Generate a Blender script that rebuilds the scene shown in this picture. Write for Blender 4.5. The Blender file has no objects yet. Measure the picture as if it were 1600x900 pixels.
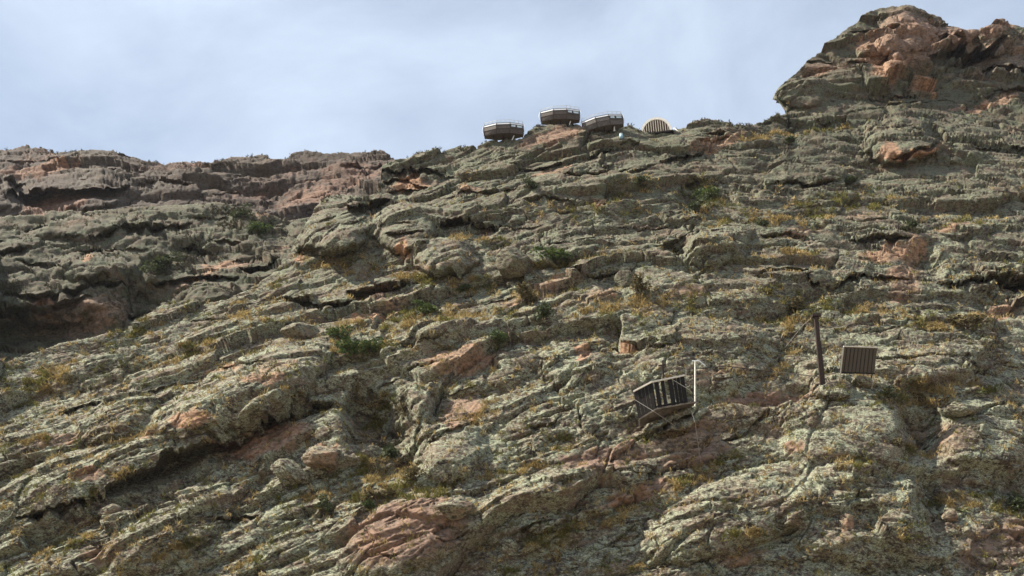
import bpy, bmesh, math, random
import numpy as np
from mathutils import Vector, Matrix

R = math.radians
scene = bpy.context.scene
COL = scene.collection

# ------------------------------------------------------------------ camera
F = 1400.0                    # focal length in photo pixels (photo 1600 x 900)
PITCH = R(28.0)
CAM = np.array([0.0, 0.0, 1.6])
cam_d = bpy.data.cameras.new('camera')
cam_d.sensor_width = 36.0
cam_d.lens = 36.0 * F / 1600.0
cam_d.clip_start = 0.1
cam_d.clip_end = 20000
cam = bpy.data.objects.new('camera', cam_d)
COL.objects.link(cam)
cam.location = CAM
cam.rotation_euler = (R(90) + PITCH, 0, 0)
scene.camera = cam

# ------------------------------------------------------------------ light
SUN_EL, SUN_AZ = R(50.0), R(-94.0)        # azimuth measured from the view direction, to the left
sun_dir = Vector((math.sin(SUN_AZ) * math.cos(SUN_EL), math.cos(SUN_AZ) * math.cos(SUN_EL), math.sin(SUN_EL)))
sl = bpy.data.lights.new('sun', 'SUN')
sl.energy = 5.0
sl.angle = R(0.53)
sl.color = (1.0, 0.92, 0.79)
so = bpy.data.objects.new('sun', sl)
COL.objects.link(so)
so.rotation_euler = (-sun_dir).to_track_quat('-Z', 'Y').to_euler()

world = bpy.data.worlds.new("World")
scene.world = world
world.use_nodes = True
wn, wl = world.node_tree.nodes, world.node_tree.links
wn.clear()
w_out = wn.new('ShaderNodeOutputWorld')
w_bg = wn.new('ShaderNodeBackground')
w_bg.inputs['Strength'].default_value = 0.064
sky = wn.new('ShaderNodeTexSky')
sky.sky_type = 'NISHITA'
sky.sun_disc = False
sky.sun_elevation = SUN_EL
sky.sun_rotation = SUN_AZ
sky.altitude = 2900
sky.dust_density = 1.5
w_tc = wn.new('ShaderNodeTexCoord')
w_map = wn.new('ShaderNodeMapping')
w_map.inputs['Scale'].default_value = (1.0, 1.0, 1.5)
w_map.inputs['Rotation'].default_value = (0.2, 0.35, 0.5)
w_no = wn.new('ShaderNodeTexNoise')
w_no.inputs['Scale'].default_value = 2.6
w_no.inputs['Detail'].default_value = 7
w_no.inputs['Roughness'].default_value = 0.56
w_no.inputs['Distortion'].default_value = 0.35
w_rp = wn.new('ShaderNodeValToRGB')
w_rp.color_ramp.elements[0].position = 0.30
w_rp.color_ramp.elements[0].color = (0.38, 0.38, 0.38, 1)
w_rp.color_ramp.elements[1].position = 0.72
w_rp.color_ramp.elements[1].color = (0.95, 0.95, 0.95, 1)
w_mix = wn.new('ShaderNodeMixRGB')
w_mix.inputs['Color2'].default_value = (5.5, 6.4, 7.7, 1)       # thin high cloud
wl.new(w_tc.outputs['Generated'], w_map.inputs['Vector'])
wl.new(w_map.outputs[0], w_no.inputs['Vector'])
wl.new(w_no.outputs['Fac'], w_rp.inputs['Fac'])
wl.new(w_rp.outputs['Color'], w_mix.inputs['Fac'])
wl.new(sky.outputs['Color'], w_mix.inputs['Color1'])
wl.new(w_mix.outputs[0], w_bg.inputs['Color'])
wl.new(w_bg.outputs[0], w_out.inputs['Surface'])

vs = scene.view_settings
vs.view_transform = 'Standard'
vs.look = 'None'
vs.exposure = 1.15
vs.gamma = 1.0
vs.use_curve_mapping = False

# ------------------------------------------------------------------ noise in numpy
def _hash(ix, iy, seed):
    h = (ix.astype(np.int64) * 374761393 + iy.astype(np.int64) * 668265263 + seed * 974634777) & 0xFFFFFFFF
    h = ((h ^ (h >> 13)) * 1274126177) & 0xFFFFFFFF
    h = ((h ^ (h >> 16)) * 2246822519) & 0xFFFFFFFF
    return h ^ (h >> 15)

def h01(ix, iy, seed):
    return (_hash(ix, iy, seed) & 0xFFFFFF).astype(np.float32) / float(0xFFFFFF)

def perlin(x, y, seed=0):
    x0 = np.floor(x); y0 = np.floor(y)
    fx = (x - x0).astype(np.float32); fy = (y - y0).astype(np.float32)
    ix = x0.astype(np.int64); iy = y0.astype(np.int64)
    u = fx * fx * fx * (fx * (fx * 6 - 15) + 10)
    v = fy * fy * fy * (fy * (fy * 6 - 15) + 10)
    def g(i, j, dx, dy):
        a = h01(i, j, seed) * np.float32(6.2831853)
        return np.cos(a) * dx + np.sin(a) * dy
    n00 = g(ix, iy, fx, fy); n10 = g(ix + 1, iy, fx - 1, fy)
    n01 = g(ix, iy + 1, fx, fy - 1); n11 = g(ix + 1, iy + 1, fx - 1, fy - 1)
    a = n00 + u * (n10 - n00)
    b = n01 + u * (n11 - n01)
    return (a + v * (b - a)) * np.float32(1.5)

def fbm(x, y, seed, octv=4, gain=0.5):
    s = 0; amp = 1.0; tot = 0
    for o in range(octv):
        s = s + amp * perlin(x * 2 ** o + 17.3 * o, y * 2 ** o - 9.1 * o, seed + o)
        tot += amp; amp *= gain
    return s / tot * 1.4

def cells(x, y, seed):
    """Voronoi: distance to the border (F2-F1), random id values and offset from the cell point."""
    ix = np.floor(x).astype(np.int64); iy = np.floor(y).astype(np.int64)
    f1 = np.full(x.shape, 9.0, np.float32); f2 = f1.copy()
    bx = np.zeros_like(f1); by = np.zeros_like(f1); r1 = np.zeros_like(f1); r2 = f1 * 0; r3 = f1 * 0
    for j in (-1, 0, 1):
        for i in (-1, 0, 1):
            cx = ix + i; cy = iy + j
            ox = x - (cx + 0.15 + 0.7 * h01(cx, cy, seed)); oy = y - (cy + 0.15 + 0.7 * h01(cx, cy, seed + 1))
            d = (ox * ox + oy * oy).astype(np.float32)
            m = d < f1
            f2 = np.where(m, f1, np.minimum(f2, d)); f1 = np.where(m, d, f1)
            bx = np.where(m, ox, bx); by = np.where(m, oy, by)
            hh = _hash(cx, cy, seed + 2)
            r1 = np.where(m, (hh & 1023) / 1023.0, r1); r2 = np.where(m, ((hh >> 10) & 1023) / 1023.0, r2)
            r3 = np.where(m, ((hh >> 20) & 1023) / 1023.0, r3)
    return np.sqrt(f2) - np.sqrt(f1), r1, r2, r3, bx, by

def sstep(a, b, x):
    t = np.clip((x - a) / (b - a), 0, 1)
    return t * t * (3 - 2 * t)

# ------------------------------------------------------------------ camera rays <-> places
SP, CP = math.sin(PITCH), math.cos(PITCH)
def place(px, py, d):
    cx = (np.asarray(px, float) - 800) / F; cy = (450 - np.asarray(py, float)) / F
    return np.stack([CAM[0] + d * cx, CAM[1] + d * (CP - cy * SP), CAM[2] + d * (SP + cy * CP)], -1)

def project(P):
    q = P - CAM
    d = q[..., 1] * CP + q[..., 2] * SP
    u = -q[..., 1] * SP + q[..., 2] * CP
    return 800 + F * q[..., 0] / d, 450 - F * u / d, d

def tps(ctrl):
    c = np.array(ctrl, float)
    X = c[:, :2] / 500.0; z = np.log(c[:, 2]); n = len(c)
    r = np.linalg.norm(X[:, None] - X[None], axis=-1)
    K = np.where(r > 0, r * r * np.log(np.maximum(r, 1e-9)), 0) + 0.002 * np.eye(n)
    Pm = np.hstack([np.ones((n, 1)), X])
    A = np.block([[K, Pm], [Pm.T, np.zeros((3, 3))]])
    w = np.linalg.solve(A, np.concatenate([z, np.zeros(3)]))
    def f(px, py):
        x = px / 500.0; y = py / 500.0
        o = w[n] + w[n + 1] * x + w[n + 2] * y
        for k in range(n):
            r2 = (x - X[k, 0]) ** 2 + (y - X[k, 1]) ** 2
            o = o + w[k] * 0.5 * r2 * np.log(np.maximum(r2, 1e-12))
        return np.exp(o)
    return f

def link(o, parent=None):
    COL.objects.link(o)
    if parent is not None:
        o.parent = parent
    return o

def tag(o, label=None, cat=None, group=None, kind=None):
    if label: o['label'] = label
    if cat: o['category'] = cat
    if group: o['group'] = group
    if kind: o['kind'] = kind
    return o

# ------------------------------------------------------------------ materials
def node_mat(name):
    m = bpy.data.materials.new(name)
    m.use_nodes = True
    nt = m.node_tree
    nt.nodes.clear()
    out = nt.nodes.new('ShaderNodeOutputMaterial')
    b = nt.nodes.new('ShaderNodeBsdfPrincipled')
    b.inputs['Specular IOR Level'].default_value = 0.25
    nt.links.new(b.outputs[0], out.inputs['Surface'])
    return m, nt, b

class NT:
    def __init__(s, nt): s.n, s.l = nt.nodes, nt.links
    def noise(s, vec, scale, detail=4, rough=0.55, dist=0.0):
        k = s.n.new('ShaderNodeTexNoise')
        k.inputs['Scale'].default_value = scale; k.inputs['Detail'].default_value = detail
        k.inputs['Roughness'].default_value = rough; k.inputs['Distortion'].default_value = dist
        s.l.new(vec, k.inputs['Vector'])
        return k.outputs['Fac']
    def ramp(s, fac, a, b, ca=0.0, cb=1.0):
        k = s.n.new('ShaderNodeMapRange'); k.interpolation_type = 'SMOOTHSTEP'
        for nm, v in (('From Min', a), ('From Max', b), ('To Min', ca), ('To Max', cb)): k.inputs[nm].default_value = v
        s.l.new(fac, k.inputs['Value'])
        return k.outputs[0]
    def math(s, op, a, b=None, clamp=False):
        k = s.n.new('ShaderNodeMath'); k.operation = op; k.use_clamp = clamp
        for i, v in enumerate((a, b)):
            if v is None: continue
            if isinstance(v, (int, float)): k.inputs[i].default_value = v
            else: s.l.new(v, k.inputs[i])
        return k.outputs[0]
    def mix(s, fac, a, b, mode='MIX'):
        k = s.n.new('ShaderNodeMixRGB'); k.blend_type = mode
        for i, v in enumerate((fac, a, b)):
            if isinstance(v, (int, float)): k.inputs[i].default_value = v
            elif isinstance(v, tuple): k.inputs[i].default_value = (*v, 1)
            else: s.l.new(v, k.inputs[i])
        return k.outputs[0]

def rock_material(name, scale=1.0, far=False):
    m, nt, b = node_mat(name)
    t = NT(nt)
    tc = nt.nodes.new('ShaderNodeTexCoord')
    mp = nt.nodes.new('ShaderNodeMapping')
    mp.inputs['Rotation'].default_value = (0, R(18), 0)
    mp.inputs['Scale'].default_value = (0.6 * scale, 0.8 * scale, 1.15 * scale)
    nt.links.new(tc.outputs['Object'], mp.inputs['Vector'])
    v = mp.outputs[0]
    at = nt.nodes.new('ShaderNodeAttribute'); at.attribute_name = 'mask'
    sep = nt.nodes.new('ShaderNodeSeparateColor')
    nt.links.new(at.outputs['Color'], sep.inputs[0])
    fresh, tone, orange, soil = sep.outputs[0], sep.outputs[1], sep.outputs[2], at.outputs['Alpha']
    n1 = t.noise(v, 0.16, 5, 0.6, 0.3)
    n2 = t.noise(v, 0.9, 6, 0.62, 0.4)
    n3 = t.noise(v, 4.2, 6, 0.65, 0.5)
    n4 = t.noise(v, 11.0, 6, 0.78)
    # bare rock: mauve pink to orange
    pink = t.mix(t.ramp(n3, .35, .65), (0.105, 0.070, 0.053), (0.245, 0.162, 0.118))
    oran = t.mix(t.ramp(n3, .35, .65), (0.20, 0.105, 0.058), (0.40, 0.245, 0.145))
    bare = t.mix(orange, pink, oran)
    bare = t.mix(t.ramp(n4, 0.52, 0.70), bare, (0.11, 0.080, 0.062))
    # weathered crust and lichens
    crust = t.mix(t.ramp(n3, .35, .65), (0.042, 0.033, 0.025), (0.150, 0.115, 0.083))
    pale = t.mix(t.ramp(n4, .35, .65), (0.088, 0.096, 0.063), (0.350, 0.370, 0.258))
    olive = t.mix(t.ramp(n4, .35, .65), (0.030, 0.035, 0.020), (0.102, 0.114, 0.068))
    if far: olive = t.mix(t.ramp(n4, .35, .65), (0.044, 0.035, 0.030), (0.115, 0.092, 0.078))
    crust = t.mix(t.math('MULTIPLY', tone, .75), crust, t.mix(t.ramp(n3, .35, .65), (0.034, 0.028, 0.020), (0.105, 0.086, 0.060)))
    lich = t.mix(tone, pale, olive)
    lsel = t.math('ADD', t.math('MULTIPLY', n3, 0.6), t.math('ADD', t.math('MULTIPLY', n2, 0.45), t.math('MULTIPLY', n4, 0.5)))
    w = t.mix(t.ramp(lsel, 0.71, 0.84), crust, lich)
    # where bare rock shows
    fsel = t.math('ADD', t.math('MULTIPLY', fresh, 0.31), t.math('ADD', t.math('MULTIPLY', n2, 0.55), t.math('ADD', t.math('MULTIPLY', n3, 0.35), t.math('MULTIPLY', n1, 0.25))))
    tan = t.mix(t.ramp(n4, .35, .65), (0.072, 0.053, 0.038), (0.260, 0.188, 0.132))
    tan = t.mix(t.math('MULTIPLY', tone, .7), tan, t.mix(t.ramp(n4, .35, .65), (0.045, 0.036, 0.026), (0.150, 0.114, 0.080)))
    w = t.mix(t.math('MULTIPLY', t.ramp(t.noise(v, 0.55, 6, 0.75, 0.6), 0.47, 0.65), 0.75), w, tan)
    col = t.mix(t.ramp(fsel, 0.68, 0.90), w, bare)
    # golden dry moss and soil on the ledges
    ssel = t.math('ADD', t.math('MULTIPLY', soil, 0.40), t.math('ADD', t.math('MULTIPLY', n3, 0.5), t.math('MULTIPLY', n4, 0.3)))
    moss = t.mix(t.ramp(n4, .35, .65), (0.070, 0.054, 0.024), (0.25, 0.19, 0.080))
    col = t.mix(t.ramp(ssel, 0.72, 0.95), col, moss)
    if far: col = t.mix(1.0, col, (0.74, 0.70, 0.72), 'MULTIPLY')      # darker, mauve rock of the far cliff
    nt.links.new(col, b.inputs['Base Color'])
    b.inputs['Roughness'].default_value = 0.9
    h = t.math('ADD', t.math('MULTIPLY', n3, 0.6), t.math('MULTIPLY', n4, 0.3))
    bp = nt.nodes.new('ShaderNodeBump')
    bp.inputs['Strength'].default_value = 1.0
    bp.inputs['Distance'].default_value = 0.09 / scale
    nt.links.new(h, bp.inputs['Height'])
    nt.links.new(bp.outputs[0], b.inputs['Normal'])
    return m

M_ROCK = rock_material('lichen_rock')
M_FAR = rock_material('far_rock', 0.7, True)

def plain(name, c1, c2, scale=8.0, rough=0.7, metal=0.0, stretch=(1, 1, 1), rnd=0.0):
    m, nt, b = node_mat(name)
    t = NT(nt)
    tc = nt.nodes.new('ShaderNodeTexCoord')
    mp = nt.nodes.new('ShaderNodeMapping'); mp.inputs['Scale'].default_value = stretch
    nt.links.new(tc.outputs['Object'], mp.inputs['Vector'])
    n = t.ramp(t.noise(mp.outputs[0], scale, 5, 0.6), 0.3, 0.7)
    col = t.mix(n, c1, c2)
    if rnd:
        oi = nt.nodes.new('ShaderNodeNewGeometry')
        k = t.ramp(oi.outputs['Random Per Island'], 0, 1, 1 - rnd, 1 + rnd)
        mx = nt.nodes.new('ShaderNodeVectorMath'); mx.operation = 'SCALE'
        nt.links.new(col, mx.inputs[0]); nt.links.new(k, mx.inputs['Scale'])
        col = mx.outputs[0]
    nt.links.new(col, b.inputs['Base Color'])
    b.inputs['Roughness'].default_value = rough
    b.inputs['Metallic'].default_value = metal
    return m

def leafy(name, c1, c2, scale=1.5):
    m = plain(name, c1, c2, scale, 0.75, rnd=0.35)
    nt = m.node_tree
    b = [n for n in nt.nodes if n.type == 'BSDF_PRINCIPLED'][0]
    out = [n for n in nt.nodes if n.type == 'OUTPUT_MATERIAL'][0]
    tr = nt.nodes.new('ShaderNodeBsdfTranslucent')
    src = b.inputs['Base Color'].links[0].from_socket
    nt.links.new(src, tr.inputs['Color'])
    mx = nt.nodes.new('ShaderNodeMixShader'); mx.inputs[0].default_value = 0.3
    nt.links.new(b.outputs[0], mx.inputs[1]); nt.links.new(tr.outputs[0], mx.inputs[2])
    nt.links.new(mx.outputs[0], out.inputs['Surface'])
    return m

# ------------------------------------------------------------------ the rock: traced features
# ledges: lip polyline in photo pixels, height of the undercut below the lip, strength
LEDGE_C = [
 ([(1008,676),(1034,665),(1062,656),(1106,640)],12,1.4),
 ([(596,270),(640,264),(662,261),(700,268)],15,1.6), ([(606,284),(640,281),(660,290)],11,1.3), ([(612,298),(640,292),(650,294)],11,1.2),
 ([(700,270),(730,258),(760,250),(790,236),(830,232)],4,.8),
 ([(800,256),(850,258),(890,246),(930,236),(985,222)],9,1.2), ([(965,228),(992,225)],9,1.2),
 ([(1036,252),(1050,243),(1092,238)],13,1.4), ([(915,276),(950,272),(985,264)],5,1), ([(985,270),(1018,260)],6,1), ([(885,276),(915,275)],7,1),
 ([(1045,290),(1080,288),(1112,282)],6,1), ([(1108,211),(1142,207)],9,1.2), ([(1095,226),(1132,218)],7,1),
 ([(1195,291),(1240,286),(1262,291),(1305,288)],8,1.3), ([(700,304),(730,298),(745,300),(780,302),(805,296)],7,1.1),
 ([(826,316),(850,311),(888,314)],8,1.2), ([(692,356),(722,346),(775,350)],19,1.7), ([(876,330),(918,330)],6,1), ([(945,318),(982,312)],7,1),
 ([(796,352),(842,350)],7,1), ([(492,348),(530,335),(552,328)],4,.9), ([(500,376),(515,361),(540,350),(566,344)],6,1),
 ([(452,378),(480,388),(506,386)],12,1.3), ([(550,321),(575,317),(604,312)],20,1.6), ([(598,352),(620,347),(645,346)],6,1), ([(606,363),(655,360)],8,1.1),
 ([(436,463),(465,467),(500,476),(545,472)],12,1.7), ([(548,452),(580,448),(634,443)],26,1.3), ([(300,497),(330,497),(350,502)],6,1),
 ([(900,434),(958,431)],13,1.2), ([(945,539),(975,545),(1000,549),(1030,546),(1048,543)],5,1.5), ([(838,560),(892,556)],4,1),
 ([(1178,440),(1200,428),(1230,427),(1262,431)],8,1.3), ([(1262,440),(1300,446),(1325,434),(1352,431)],13,1.5), ([(1352,432),(1380,432),(1412,438)],9,1.3),
 ([(1470,444),(1510,438),(1540,438),(1620,440)],14,1.5), ([(1515,430),(1620,427)],5,1), ([(1555,452),(1585,446),(1640,448)],20,1.4),
 ([(1196,372),(1225,367),(1246,374)],9,1.2), ([(1334,375),(1370,373),(1416,375)],11,1.5),
 ([(1398,247),(1420,238),(1440,231),(1470,225)],10,1.6), ([(1372,200),(1414,196)],4,1), ([(1415,201),(1455,201)],4,1.1), ([(1436,217),(1468,214)],4,1),
 ([(1520,231),(1555,231),(1620,229)],7,1.3), ([(1276,198),(1322,194)],6,1),
 ([(160,772),(200,748),(235,738),(262,716),(300,706),(330,698),(365,676),(400,657),(440,637),(480,624),(520,630)],48,1.0),
 ([(35,812),(70,800),(100,795),(130,782),(170,780)],17,1.4), ([(92,642),(130,628),(160,620)],12,1.3), ([(50,655),(100,640)],5,1),
 ([(804,822),(830,808),(856,798)],12,1.2), ([(995,739),(1030,738),(1058,730)],5,1.4), ([(1132,694),(1160,680),(1180,665),(1215,638)],8,1.1),
 ([(340,805),(370,803),(400,806)],11,1.3), ([(580,870),(618,873)],5,1.2), ([(700,812),(735,804)],4,1), ([(690,850),(735,838)],4,1),
 ([(315,584),(345,573),(405,566)],10,1.2), ([(225,612),(262,596),(300,590)],9,1), ([(1015,886),(1050,878),(1105,872)],4,1), ([(1190,812),(1260,806),(1380,808)],3,.9),
 ([(1320,176),(1350,170),(1440,156),(1500,150)],5,.8), ([(760,470),(800,462)],6,.9), ([(690,470),(640,472)],5,.8), ([(590,600),(640,580),(680,572)],6,1),
 ([(700,530),(640,545),(600,552)],7,.9), ([(1090,600),(1150,585),(1230,580)],4,.9), ([(690,612),(740,600)],5,.8), ([(830,668),(870,664)],6,1.1), ([(670,690),(700,672),(740,660)],7,1),
 ([(1210,330),(1250,324),(1300,322)],4,.8), ([(1330,348),(1400,342)],4,.8), ([(820,380),(900,372),(960,366)],5,.8), ([(960,350),(1040,346),(1090,336)],8,1.0),
 ([(1030,390),(1060,372),(1080,360)],9,1.0), ([(1340,520),(1420,512),(1500,516)],4,.9), ([(1370,565),(1450,560),(1520,566)],5,.9), ([(1500,655),(1560,640),(1620,640)],5,1),
 ([(1330,52),(1360,45),(1395,44)],9,1.3), ([(1330,95),(1365,100),(1392,88)],6,1), ([(1455,95),(1475,82),(1500,70)],28,1.3), ([(1465,116),(1490,104),(1520,96)],20,1.2),
 ([(1500,92),(1540,76),(1562,60)],26,1.2), ([(1500,112),(1560,105),(1640,108)],16,1.2), ([(1520,150),(1560,142),(1640,138)],9,1.1), ([(1460,62),(1480,56),(1496,62)],14,1),
 ([(1360,150),(1400,146),(1430,150)],7,1.1), ([(1240,95),(1280,92),(1310,96)],5,.9),
]
LEDGE_A = [
 ([(12,300),(40,296),(60,294),(130,293),(195,291)],28,1.5), ([(165,262),(222,268)],7,1.1), ([(212,292),(247,289)],8,1.1), ([(243,284),(300,288)],9,1.1),
 ([(0,252),(60,250),(110,246)],5,1), ([(-30,288),(10,284),(40,282)],14,1), ([(330,300),(380,296)],6,1), ([(120,280),(150,272)],9,1), ([(440,262),(520,258)],6,.9), ([(360,272),(430,268)],5,.9),
 ([(180,242),(250,246)],4,.9), ([(300,262),(360,260)],5,.9), ([(540,262),(600,258)],8,1),
]
LEDGE_A = [(p, u, .72 * st) for p, u, st in LEDGE_A]
LEDGE_B = [
 ([(185,356),(230,358),(295,350)],12,1.4), ([(146,366),(180,361)],11,1.2), ([(40,348),(78,339)],9,1.1), ([(4,397),(44,392)],10,1.2),
 ([(115,392),(210,388),(248,390)],6,1), ([(30,410),(105,417)],7,1), ([(240,437),(290,430),(330,428),(366,434)],12,1.5),
 ([(10,455),(60,464),(110,455),(142,447)],14,1.4), ([(86,478),(138,462)],13,1.2), ([(205,488),(256,478)],17,1.4), ([(365,400),(405,396)],8,1.2),
 ([(380,416),(432,414)],13,1.4), ([(-60,486),(20,482),(80,486)],16,1.0), ([(140,440),(190,442)],14,1.1), ([(290,385),(330,392)],14,1.1), ([(330,372),(370,378)],9,1), ([(-50,380),(0,376)],8,1), ([(300,342),(350,338)],6,1),
 ([(60,372),(120,366)],6,1),
]
# rounded masses (x, y, rx, ry, angle, height in pixels); negative ones are gullies
BUMP_C = [
 (1048,664,64,17,14,26),
 (520,352,66,52,25,34), (632,352,60,42,8,30), (690,398,62,32,0,30), (535,378,44,24,20,26), (860,385,90,35,8,18), (1290,255,90,36,8,14),
 (1405,222,62,38,-8,34), (1490,240,60,26,0,12), (380,612,170,48,26,36), (605,680,66,92,20,-66), (640,650,38,48,0,26), (560,650,26,60,10,-30),
 (700,700,60,60,30,26), (760,570,90,42,10,16), (1325,670,110,90,0,26), (1432,670,38,70,14,-38), (1350,800,130,85,0,22), (1452,790,26,60,10,-28),
 (1540,700,80,60,0,22), (880,780,150,36,18,22), (640,840,120,60,25,20), (260,830,120,56,28,22), (1150,800,160,60,20,24), (1440,575,90,36,0,18),
 (1100,560,110,60,8,20), (1120,385,60,38,20,20), (1080,300,26,30,0,-26), (960,445,40,22,0,-14), (1060,395,24,26,30,-24), (1440,415,34,34,0,-22), (900,560,60,50,0,14),
 (690,520,60,30,10,18), (1415,50,48,50,0,26), (1520,95,46,34,0,-40), (1555,60,26,30,0,20), (1370,70,36,20,20,14), (1400,110,22,36,0,16), (180,650,70,36,28,20), (1300,600,36,20,-10,20),
 (150,570,80,20,22,12), (1560,470,50,26,0,-26), (1250,145,40,26,0,14),
]
BUMP_B = [(70,525,170,50,0,-70), (230,470,60,40,20,-30), (300,390,50,20,0,-18), (-100,440,100,120,0,90), (150,420,70,20,0,18), (120,355,80,18,0,14), (330,470,50,26,0,16), (430,360,40,30,0,-14)]  # the mass beyond the left edge is added, unseen, to shade this cliff
BUMP_A = [(-20,310,60,26,0,20), (120,300,90,30,0,24), (420,310,60,30,0,-12), (300,300,60,30,0,10)]
# bare rock (x, y, rx, ry, strength, orange)
FRESH_C = [
 (640,287,30,12,1,.8),(630,385,14,18,1,1),(470,402,9,13,1,1),(735,299,20,5,.8,.8),(760,364,14,8,.8,.3),(932,318,14,9,.9,.8),(1120,225,55,10,.8,.5),(862,264,34,8,.7,.6),
 (585,482,60,9,.9,.8),(590,458,40,14,.7,.2),(1435,242,40,9,1,1),(1392,236,17,16,1,.6),(1385,397,50,16,.9,.8),(1425,398,22,22,.9,.7),(1412,440,36,34,.8,.4),
 (300,662,40,14,.9,.8),(405,690,85,30,1,.5),(140,757,28,9,.9,.6),(640,835,115,62,.95,.12),(720,640,42,34,.85,.3),(950,722,90,20,.8,.15),(1090,692,55,32,.8,.15),
 (1175,620,65,14,.85,.25),(1245,612,36,14,.9,.2),(1242,702,22,16,.9,.3),(1322,815,11,15,1,.8),(1560,855,80,46,.8,0),(1490,690,34,28,.7,.3),(720,562,70,16,.75,.6),
 (410,592,40,10,.9,.8),(345,578,36,8,.8,.6),(910,548,13,22,.9,.6),(980,552,20,5,.8,.9),(1150,872,28,9,.9,.6),(1545,492,60,10,.8,.6),(720,700,26,26,.5,.4),(240,690,30,14,.7,.6),
 (1420,64,66,54,.95,.1),(1382,92,44,34,1,.4),(1490,60,40,30,.9,.1),(1372,66,34,14,1,.4),(1378,118,26,16,1,.9),(1460,140,14,12,1,.8),(1560,90,80,44,.65,.0),(1290,105,50,16,.7,.2),(1540,158,70,8,.8,.5),(1560,40,40,20,.9,.35),(1440,130,20,20,.9,.3),
 (1400,150,60,8,.6,.2),(870,212,70,12,.85,.35),(640,248,30,8,.2,.2),(505,712,26,14,1,.7),(560,690,40,50,.5,.1),(610,620,40,40,.3,.1),(1000,765,70,14,.8,.3),(860,450,60,14,.6,.6),(930,470,40,16,.6,.7),
 (1080,470,60,10,.6,.6),(1130,575,60,10,.6,.6),(800,470,40,8,.6,.6),(1250,365,50,12,.6,.4),(1480,360,40,8,.7,.5),(1300,715,30,10,.6,.2),(90,690,60,9,.7,.6),(430,570,40,12,.7,.5),(1040,700,40,16,.7,.1),
 (1420,690,30,30,.6,.2),(160,860,40,20,.6,.1),(1350,340,60,10,.5,.4),(660,420,60,8,.4,.5),(1590,200,30,8,.5,.5),(1090,715,70,18,.8,.1),(1180,650,50,16,.6,.1),
]
FRESH_A = [(545,272,66,24,.75,.2),(420,285,90,40,.45,.0),(70,262,60,10,1,.55),(90,320,60,14,1,.25),(300,250,90,16,.6,.1),(480,310,60,26,.9,.25),(20,270,40,10,.9,.4),(60,240,60,10,.5,.1)]
FRESH_B = [(66,472,24,6,1,.6),(340,408,30,8,.9,.5),(140,402,8,6,1,.8),(120,500,90,40,.7,.1),(300,436,50,8,.8,.2),(360,412,60,8,.8,.4),(420,330,50,8,.7,.3),(430,400,30,14,.5,.3),(120,345,60,8,.5,.2)]
# dry grass and moss patches (x, y, rx, ry, angle, strength)
GRASS_C = [
 (70,590,46,14,20,.9),(300,552,56,9,14,.9),(60,694,30,6,10,.7),(620,772,92,13,0,1.1),(482,778,42,9,0,1),(800,742,56,8,12,1),(880,700,28,9,15,1),(868,832,48,17,22,1.1),
 (980,795,44,8,18,1.1),(1085,745,80,9,26,1.1),(1430,625,54,20,0,1.1),(1525,612,64,9,-4,1),(560,548,60,12,0,.9),(610,500,90,12,8,.8),(670,482,60,12,0,.7),(900,412,80,7,6,1),
 (1320,318,110,16,4,.6),(1200,217,56,7,8,.9),(1300,206,60,4,8,.9),(1000,490,110,16,4,.75),(1250,505,60,14,0,.8),(1455,505,70,13,0,.9),(755,650,30,14,30,.9),(1232,562,40,7,48,1),
 (880,328,60,10,0,.5),(1500,782,60,13,0,1),(1570,790,40,14,0,.9),(1250,338,80,14,4,.7),(1350,480,80,10,0,.7),(1240,466,60,9,0,.8),(760,372,60,6,0,.7),(540,420,70,10,4,.7),(220,512,60,6,18,.7),(410,500,60,8,0,.6),
 (1330,720,40,10,0,.8),(1420,835,24,14,0,.8),(1170,830,40,7,6,.9),(1430,712,24,12,0,.9),(1000,290,50,8,8,.6),(960,330,60,8,0,.4),(200,692,30,8,20,.7),(280,865,40,10,24,.8),(380,885,30,8,20,.8),(110,845,50,8,20,.5),
 (590,650,16,50,-20,.7),(600,735,50,20,0,.7),(700,600,40,6,0,.6),(820,880,50,10,0,.6),(970,880,50,6,0,.7),(1100,300,40,20,0,.6),(1500,345,60,12,0,.5),(690,440,80,10,0,.7),(1220,405,60,8,0,.5),
 (1340,600,30,6,0,.7),(180,760,50,8,30,.6),(1130,330,60,20,0,.5),(820,460,40,8,0,.7),(745,500,80,8,6,.6),
]
GRASS_B = [(400,352,60,10,0,.7),(380,330,50,8,0,.6),(250,412,60,10,0,.6),(40,450,60,6,0,.6),(300,395,40,8,0,.6)]

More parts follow.
